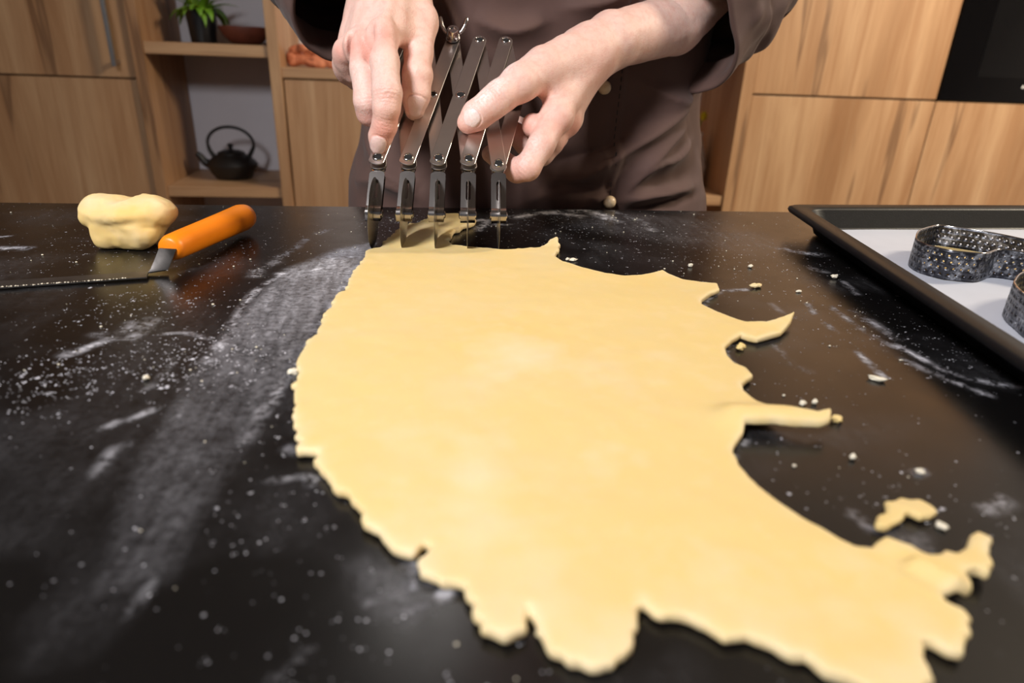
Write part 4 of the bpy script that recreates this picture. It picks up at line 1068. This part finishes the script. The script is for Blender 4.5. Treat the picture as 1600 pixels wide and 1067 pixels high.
# --- jacket: torso
def jacket():
    nt, nz = 420, 260; z0, z1 = .74, 1.44
    TH_ = np.linspace(0, 2*PI, nt, endpoint=False); ZZ = np.linspace(z0, z1, nz)
    prof = [(.74, .212, .122), (.86, .207, .119), (.90, .203, .118), (.94, .190, .115), (1.0, .177, .112), (1.08, .185, .114), (1.2, .198, .122), (1.3, .205, .122), (1.37, .190, .108), (1.42, .120, .085), (1.44, .080, .070)]
    pz = [p[0] for p in prof]
    A = np.interp(ZZ, pz, [p[1] for p in prof]); B = np.interp(ZZ, pz, [p[2] for p in prof])
    T, Z = np.meshgrid(TH_, ZZ, indexing='ij'); a = A[None]; b = B[None]
    ct, st = np.cos(T), np.sin(T); e = 2/2.5
    X = PX+a*np.sign(ct)*np.abs(ct)**e; Y = PY+b*np.sign(st)*np.abs(st)**e
    # folds: ridges along lines drawn over the front of the jacket
    disp = np.zeros(X.shape)
    front = sstep(.15, -.25, st)
    def fold(px_pts, w, k, fade=True):
        nonlocal disp
        P = smooth_open([ony(x, y, PY-.11)[[0, 2]] for x, y in px_pts], 14); n = len(P)-1; best = np.full(X.shape, 1e9); bu = np.zeros(X.shape)
        for i in range(n):
            e2 = P[i+1]-P[i]; t = np.clip(((X-P[i][0])*e2[0]+(Z-P[i][1])*e2[1])/(e2@e2), 0, 1)
            d = np.hypot(X-P[i][0]-t*e2[0], Z-P[i][1]-t*e2[1]); m = d < best
            best = np.where(m, d, best); bu = np.where(m, (i+t)/n, bu)
        disp += k*(1.3*np.exp(-(best/w)**2)+1.1*np.exp(-best/(.40*w)))*(np.sin(PI*np.clip(bu, .02, .98))**.6 if fade else 1)*front
    fold([(1090, 165), (1040, 195), (960, 240), (880, 285), (800, 320)], .016, .008); fold([(1085, 200), (1030, 235), (985, 270)], .010, .005)
    fold([(1095, 225), (1060, 250), (1010, 262), (970, 300)], .011, .006); fold([(1100, 300), (1020, 305), (960, 312)], .008, .005); fold([(1100, 312), (1040, 322), (970, 330)], .006, -.004)
    fold([(850, 255), (920, 240), (990, 205)], .010, -.005); fold([(890, 330), (920, 310), (950, 300)], .010, .005); fold([(840, 300), (880, 285), (930, 290)], .008, -.005)
    fold([(560, 200), (600, 260), (660, 300)], .014, .006); fold([(545, 300), (600, 290), (660, 310)], .012, .005); fold([(700, 0), (720, 60), (716, 130)], .007, .0045, False); fold([(680, 0), (690, 80), (690, 160)], .012, -.006)
    fold([(740, 30), (800, 50), (860, 30)], .012, .006); fold([(880, 15), (940, 5), (1000, -20)], .012, .006); fold([(1000, 130), (1060, 160), (1090, 150)], .012, .006)
    # the overlapping front edge and its stitched seam
    xe = X-(ony(962, 250, PY-.11)[0]+(Z-.95)*.02); disp += front*.0022*sstep(.0015, -.0015, xe)*sstep(-.22, -.18, xe)
    disp += front*(-.0010)*np.exp(-((xe+.010)/.0011)**2)
    N = np.stack([X, Y, Z], -1); disp += .006*fbm(N*9, 3)+.0014*vnoise(N*45)
    nx_, ny_ = ct, st*1.5; L = np.hypot(nx_, ny_); X = X+disp*nx_/L; Y = Y+disp*ny_/L
    Y = np.where((Z < .905), np.maximum(Y, .648), Y)
    V = np.stack([X, Y, np.broadcast_to(Z, X.shape)], -1).reshape(-1, 3); I = np.arange(nt*nz).reshape(nt, nz); J = np.roll(I, -1, 0)
    Q = np.stack([I[:, :-1], J[:, :-1], J[:, 1:], I[:, 1:]], -1).reshape(-1, 4)
    o = from_np('jacket', V, Q, JACKET, person)
    m = o.modifiers.new('solidify', 'SOLIDIFY'); m.thickness = .002; m.offset = -1
    return o
JK = jacket()
def surf_y(x, z):
    """front of the jacket at x, z"""
    co = np.empty(len(JK.data.vertices)*3, np.float32); JK.data.vertices.foreach_get('co', co); co = co.reshape(-1, 3)
    m = (co[:, 1] < PY); d = (co[:, 0]-x)**2+(co[:, 2]-z)**2; d[~m] = 9; return float(co[np.argmin(d), 1])
def button(px, py):
    q = ony(px, py, PY-.118); y = surf_y(q[0], q[2]); q = ony(px, py, y-.006)
    b = MB().lathe([(0, -.0064), (.0030, -.0058), (.0052, -.0038), (.0064, 0), (.0052, .0038), (.0030, .0058), (0, .0064)], (q[0], y-.0052, q[2]), 24, 'y').build('button', BUTTON, JK, 60)
    b['label'] = 'pale wooden ball button'
    MB().tube([(q[0]-.010, y-.0005, q[2]+.0005), (q[0]-.004, y-.0025, q[2])], .0014, 8).build('button_loop', JACKET, b, 60)
for p in ((945, 137), (953, 316)): button(*p)
# stitches of the front edge, small raised threads
st = MB()
for k in range(26):
    z = .905+k*.0075; x = ony(962, 250, PY-.11)[0]+(z-.95)*.02-.0045; y = surf_y(x, z)
    st.box((x-.0004, y-.0006, z), (x+.0004, y+.0006, z+.0045))
st.build('seam_stitching', TROUSER, JK)

# --- sleeves: upper arm to the rolled cuff
def sleeve(sh, el, cuff, rcuff, sag, wob, name='sleeve'):
    d1 = el-sh; path = [sh+[0, 0, .01], sh*.66+el*.34, sh*.33+el*.67, el*.94+sh*.06, el+(cuff-el)*.18+np.array([0, 0, -.004])]
    for t in (.35, .5, .62): path.append(el+(cuff-el)*t)
    P = smooth_open(path, 46); end = cuff; tail = np.linspace(0, 1, 26)[1:]; P = np.vstack([P, P[-1]+(end-P[-1])[None]*tail[:, None]])
    n = len(P); nt = 96; V = []
    R = np.interp(np.linspace(0, 1, n), [0, .25, .5, .62, .8, 1], [.076, .070, .066, .064, (.062+rcuff)/2, rcuff])
    # rolled cuff: a thicker band near the end, then turned inside
    cl = np.concatenate([[0], np.cumsum(np.linalg.norm(np.diff(P, axis=0), axis=1))]); L = cl[-1]
    prev = None; rings = []
    for i in range(n):
        t = P[min(i+1, n-1)]-P[max(i-1, 0)]; t /= np.linalg.norm(t)
        u = np.array([0, 0, 1.0]) if prev is None and abs(t[2]) < .9 else (np.array([0, 1., 0]) if prev is None else prev)
        u = u-t*(u@t); u /= np.linalg.norm(u); prev = u; w = np.cross(t, u)
        a = np.linspace(0, 2*PI, nt, endpoint=False)
        dirs = u[None]*np.cos(a)[:, None]+w[None]*np.sin(a)[:, None]
        s = (cl[i]/L); dist = L-cl[i]
        r = np.full(nt, R[i])
        down = np.clip(-dirs[:, 2], 0, 1); r = r*(1+sag*down**2*sstep(.45, 1, s))
        q = P[i][None]+dirs*r[:, None]
        r = r+wob*fbm(q*16+3.1, 3)+.0035*np.sin(s*38+3*np.cos(a)+4*vnoise(q*9))*(1-sstep(.80, .9, s))
        r = r+.0045*sstep(.056, .052, dist)
        rings.append(P[i][None]+dirs*r[:, None])
        if i == n-1:
            for k, (dr, back) in enumerate(((-.0015, -.0012), (-.0040, .0), (-.0050, .012), (-.0060, .045))):
                rings.append(P[i][None]-t*back+dirs*(r+dr)[:, None])
    V = np.array(rings).reshape(-1, 3); m = len(rings); I = np.arange(m*nt).reshape(m, nt); J = np.roll(I, -1, 1)
    Q = np.stack([I[:-1], J[:-1], J[1:], I[1:]], -1).reshape(-1, 4)
    return from_np(name, V, Q, JACKET, JK)
sleeve(shA, elA, pt(548, 2, .605), .047, .35, .005)
sleeve(shB, elB, pt(1080, 46, .615), .046, .45, .009)

# --- trousers and shoes, below the worktop
for s in (-1, 1):
    rings = []
    Pz = [(.84, .100, .112), (.70, .096, .105), (.5, .085, .092), (.3, .078, .086), (.06, .080, .088)]
    m = MB(); m.tube([(PX+s*(.098-.01*(k > 1)), PY, z) for k, (z, a, b) in enumerate(Pz)], [a for z, a, b in Pz], 40).build('trouser_leg', TROUSER, person, 60)
    x = PX+s*.088
    F = Field((x-.07, PY-.22, -.01), (x+.07, PY+.13, .13), .004)
    F.cone((x, PY+.06, .045), (x, PY-.14, .032), .040, .034, .02); F.cone((x, PY+.05, .05), (x, PY+.04, .085), .042, .046, .02)
    X, Y, Z = F.pts(tuple(slice(0, n) for n in F.n)); F.f = np.maximum(F.f, .001-Z); Vs, Qs2 = F.mesh()
    from_np('shoe', Vs, Qs2, LEATHER, person)
F = Field((PX-.12, PY-.17, 1.50), (PX+.12, PY+.13, 1.78), .004)
hc = np.array([PX, PY-.035, 1.63]); F.ell(hc+[0, .012, .016], (.084, .094, .106), .01); F.ell(hc+[0, .085, -.01], (.040, .034, .045), .02)
F.ell(hc+[0, -.085, -.045], (.072, .070, .085), .012, True)
Vh, Qh = F.mesh(); from_np('hair', Vh, Qh, HAIR, person)

# ------------------------------------------------------------------ things on the shelves
IRON = plain('black_cast_iron', srgb(26, 24, 24), 0.42, var=0.2, scale=150, bump=0.35)
def kettle():
    q = ony(366, 276, 2.30); cx, cy, cz = q[0], 2.30, .6275
    root = empty('teapot', (cx, cy, cz), 'black cast iron teapot with an arched handle on the open shelf', 'teapot')
    MB().lathe([(0, 0), (.050, 0), (.056, .004), (.068, .022), (.0775, .040), (.0785, .046), (.074, .052), (.060, .066), (.046, .074), (.042, .078), (.040, .077), (0, .077)], (cx, cy, cz), 48).build('body', IRON, root, 35)
    lid = MB().lathe([(0, .076), (.043, .076), (.041, .082), (.026, .088), (.010, .090), (.006, .092), (.0055, .097), (.009, .101), (.0095, .105), (.006, .109), (0, .110)], (cx, cy, cz), 40).build('lid', IRON, root, 50)
    sp = smooth_open([(cx-.066, cy-.004, cz+.040), (cx-.084, cy-.006, cz+.052), (cx-.096, cy-.008, cz+.070), (cx-.104, cy-.009, cz+.078)], 14)
    MB().tube(sp, list(np.linspace(.015, .0075, 14)), 16).build('spout', IRON, root, 50)
    hp = []
    for a in np.linspace(-15, 195, 34):
        t = a*PI/180; hp.append((cx+.002+.071*math.cos(t), cy, cz+.108+.052*math.sin(t)))
    MB().tube(hp, .0048, 12).build('handle', IRON, root, 60)
    for s in (-1, 1): MB().tube([(cx+s*.052, cy, cz+.064), (cx+s*.066, cy, cz+.088), (cx+.002+s*.070, cy, cz+.100)], [.008, .0065, .006], 12).build('handle_lug', IRON, root, 60)
kettle()
POT = plain('black_ceramic_pot', srgb(22, 24, 28), 0.4, var=0.1)
SOIL = plain('potting_soil', srgb(40, 28, 20), 0.95, var=0.4, scale=200, bump=0.6)
def make_leaf():
    t = NT('green_leaf'); c = t.coord(); n = t.noise(c, 40, 3)
    t.set(color=t.ramp(n, [(0.3, srgb(70, 120, 26)), (0.7, srgb(132, 178, 50))]), rough=0.45, sss=0.05); return t.m
LEAF = make_leaf()
def plant():
    q = ony(319, 62, 2.28); cx, cy, cz = q[0], 2.28, 1.0305
    root = empty('potted_plant', (cx, cy, cz), 'green leafy plant in a black pot on the upper open shelf', 'plant')
    p = MB().lathe([(0, 0), (.034, 0), (.036, .002), (.041, .06), (.044, .088), (.044, .092), (.041, .092), (.040, .082), (0, .082)], (cx, cy, cz), 40).build('pot', POT, root, 40)
    MB().lathe([(0, .084), (.0395, .083)], (cx, cy, cz), 24).build('soil', SOIL, root)
    rnd = random.Random(4)
    def leaf(bx, by, az, el, L, W, droop):
        V = []; f = []; n = 9
        d = Vector((math.cos(az), math.sin(az), 0)); s = Vector((-math.sin(az), math.cos(az), 0)); pos = Vector((bx, by, cz+.085)); e = el
        for i in range(n):
            t = i/(n-1); w = W*math.sin(PI*min(1, .12+.88*t))**.8*(1-.3*t) if i < n-1 else .0005
            c = pos; V += [c+s*w+Vector((0, 0, .18*w)), c, c-s*w+Vector((0, 0, .18*w))]
            pos = pos+(d*math.cos(e)+Vector((0, 0, math.sin(e))))*(L/(n-1)); e -= droop/(n-1)
        for i in range(n-1):
            for k in range(2): f.append((i*3+k, i*3+k+1, (i+1)*3+k+1, (i+1)*3+k))
        o = MB().add(V, f).build('leaf', LEAF, root, 180)
        m = o.modifiers.new('solidify', 'SOLIDIFY'); m.thickness = .0006
    for k in range(26):
        az = 2*PI*k/26*2.6+rnd.uniform(-.3, .3); r = rnd.uniform(.004, .022)
        leaf(cx+r*math.cos(az), cy+r*math.sin(az), az, rnd.uniform(.25, 1.25), rnd.uniform(.06, .13), rnd.uniform(.009, .016), rnd.uniform(.8, 2.0))
    for az, el, L, dr in ((-.35, .45, .085, 1.9), (2.7, .5, .09, 1.9), (3.1, .35, .085, 1.6), (-1.3, .6, .07, 2.0), (-1.9, .7, .075, 2.2), (2.3, .9, .1, 1.9), (-.9, .5, .08, 2.2)):
        leaf(cx+.02*math.cos(az), cy+.02*math.sin(az), az, el, L, .014, dr)
plant()
BOWLM = plain('dark_red_wood', srgb(112, 58, 42), 0.5, var=0.2, scale=25)
def bowl():
    a = ony(341, 42, 2.27); b = ony(424, 42, 2.27); cx = (a[0]+b[0])/2; R = (b[0]-a[0])/2
    m = MB().lathe([(0, 0), (R*.45, 0), (R*.62, .006), (R*.85, .024), (R, .047), (R*.99, .049), (R*.95, .047), (R*.80, .027), (R*.5, .010), (0, .008)], (0, 0, 0), 48)
    m.xf(Matrix.Translation((cx, 2.27, 1.0305))@Matrix.Diagonal((1, .85, 1, 1)))
    tag(m.build('wooden_bowl', BOWLM, None, 50), 'dark reddish brown wooden bowl beside the plant pot', 'bowl')
bowl()
def make_copper():
    t = NT('copper_cloth'); c = t.coord(); n = t.noise(c, 30, 4, 0.6, 1.0)
    t.set(color=t.ramp(n, [(0.36, srgb(120, 62, 40)), (0.5, srgb(205, 122, 84)), (0.7, srgb(226, 150, 112))]), rough=0.7); t.bump(t.noise(c, 120, 3), 0.3, 0.002); return t.m
def cloth_pile():
    a = ony(492, 106, 2.25); cx, cy, cz = a[0], 2.25, .9742
    F = Field((cx-.09, cy-.06, cz-.005), (cx+.10, cy+.07, cz+.085), .0025)
    rr = random.Random(3)
    for pts, r in [([(-.06, -.02, .046), (-.02, -.03, .052), (.03, -.02, .040), (.07, .0, .036)], .010), ([(-.062, .0, .014), (-.03, -.02, .022), (0, -.03, .012), (.03, -.03, .012)], .012), ([(-.064, -.015, .03), (-.063, -.01, .014)], .011),
                   ([(.0, -.03, .012), (.01, -.02, .03), (.03, -.02, .034), (.05, -.03, .016), (.07, -.02, .012)], .011), ([(-.04, .03, .02), (.02, .03, .034), (.07, .02, .02)], .016)]:
        P = smooth_open(np.array(pts), 12)+np.array([cx, cy, cz])
        for i in range(11): F.cone(P[i], P[i+1], r, r, .008)
    X, Y, Z = F.pts(tuple(slice(0, n) for n in F.n)); F.f += .003*fbm(np.stack([X, Y, Z], -1)*40, 2); F.f = np.maximum(F.f, cz+.0006-Z)
    V, Q = F.mesh(); tag(from_np('folded_cloth', V, Q, make_copper()), 'crumpled copper coloured cloth lying on the low cabinet behind the hand', 'cloth')
cloth_pile()
YEL = plain('yellow_petal', srgb(214, 196, 20), 0.6, var=0.15, scale=100)
WHITEC = plain('white_ceramic', srgb(225, 222, 220), 0.3, var=0.03)
def vase():
    q = ony(1099, 181, 2.32); cx, cy, cz = q[0], 2.32, .6215
    root = empty('flower_vase', (cx, cy, cz), 'white vase with a single yellow bloom, peeking out beside the jacket', 'vase')
    MB().lathe([(0, 0), (.030, 0), (.042, .03), (.045, .07), (.030, .13), (.018, .17), (.020, .185), (.017, .185), (.015, .168), (0, .16)], (cx-.012, cy, cz), 40).build('vase', WHITEC, root, 50)
    MB().tube([(cx-.012, cy, cz+.16), (cx-.008, cy, cz+.21), (cx, cy, q[2]-.004)], .002, 8).build('stem', LEAF, root)
    bl = MB().lathe([(0, -.010), (.007, -.007), (.010, 0), (.007, .007), (0, .009)], (cx, cy, q[2]), 16).build('bloom', YEL, root, 60)
    for k in range(9):
        a = 2*PI*k/9; d = Vector((math.cos(a), 0, math.sin(a)))
        MB().tube([Vector((cx, cy-.004, q[2]))+d*.004, Vector((cx, cy-.007, q[2]))+d*.010, Vector((cx, cy-.005, q[2]))+d*.016], [.003, .005, .002], 8, True, .4).build('petal', YEL, bl, 60)
vase()
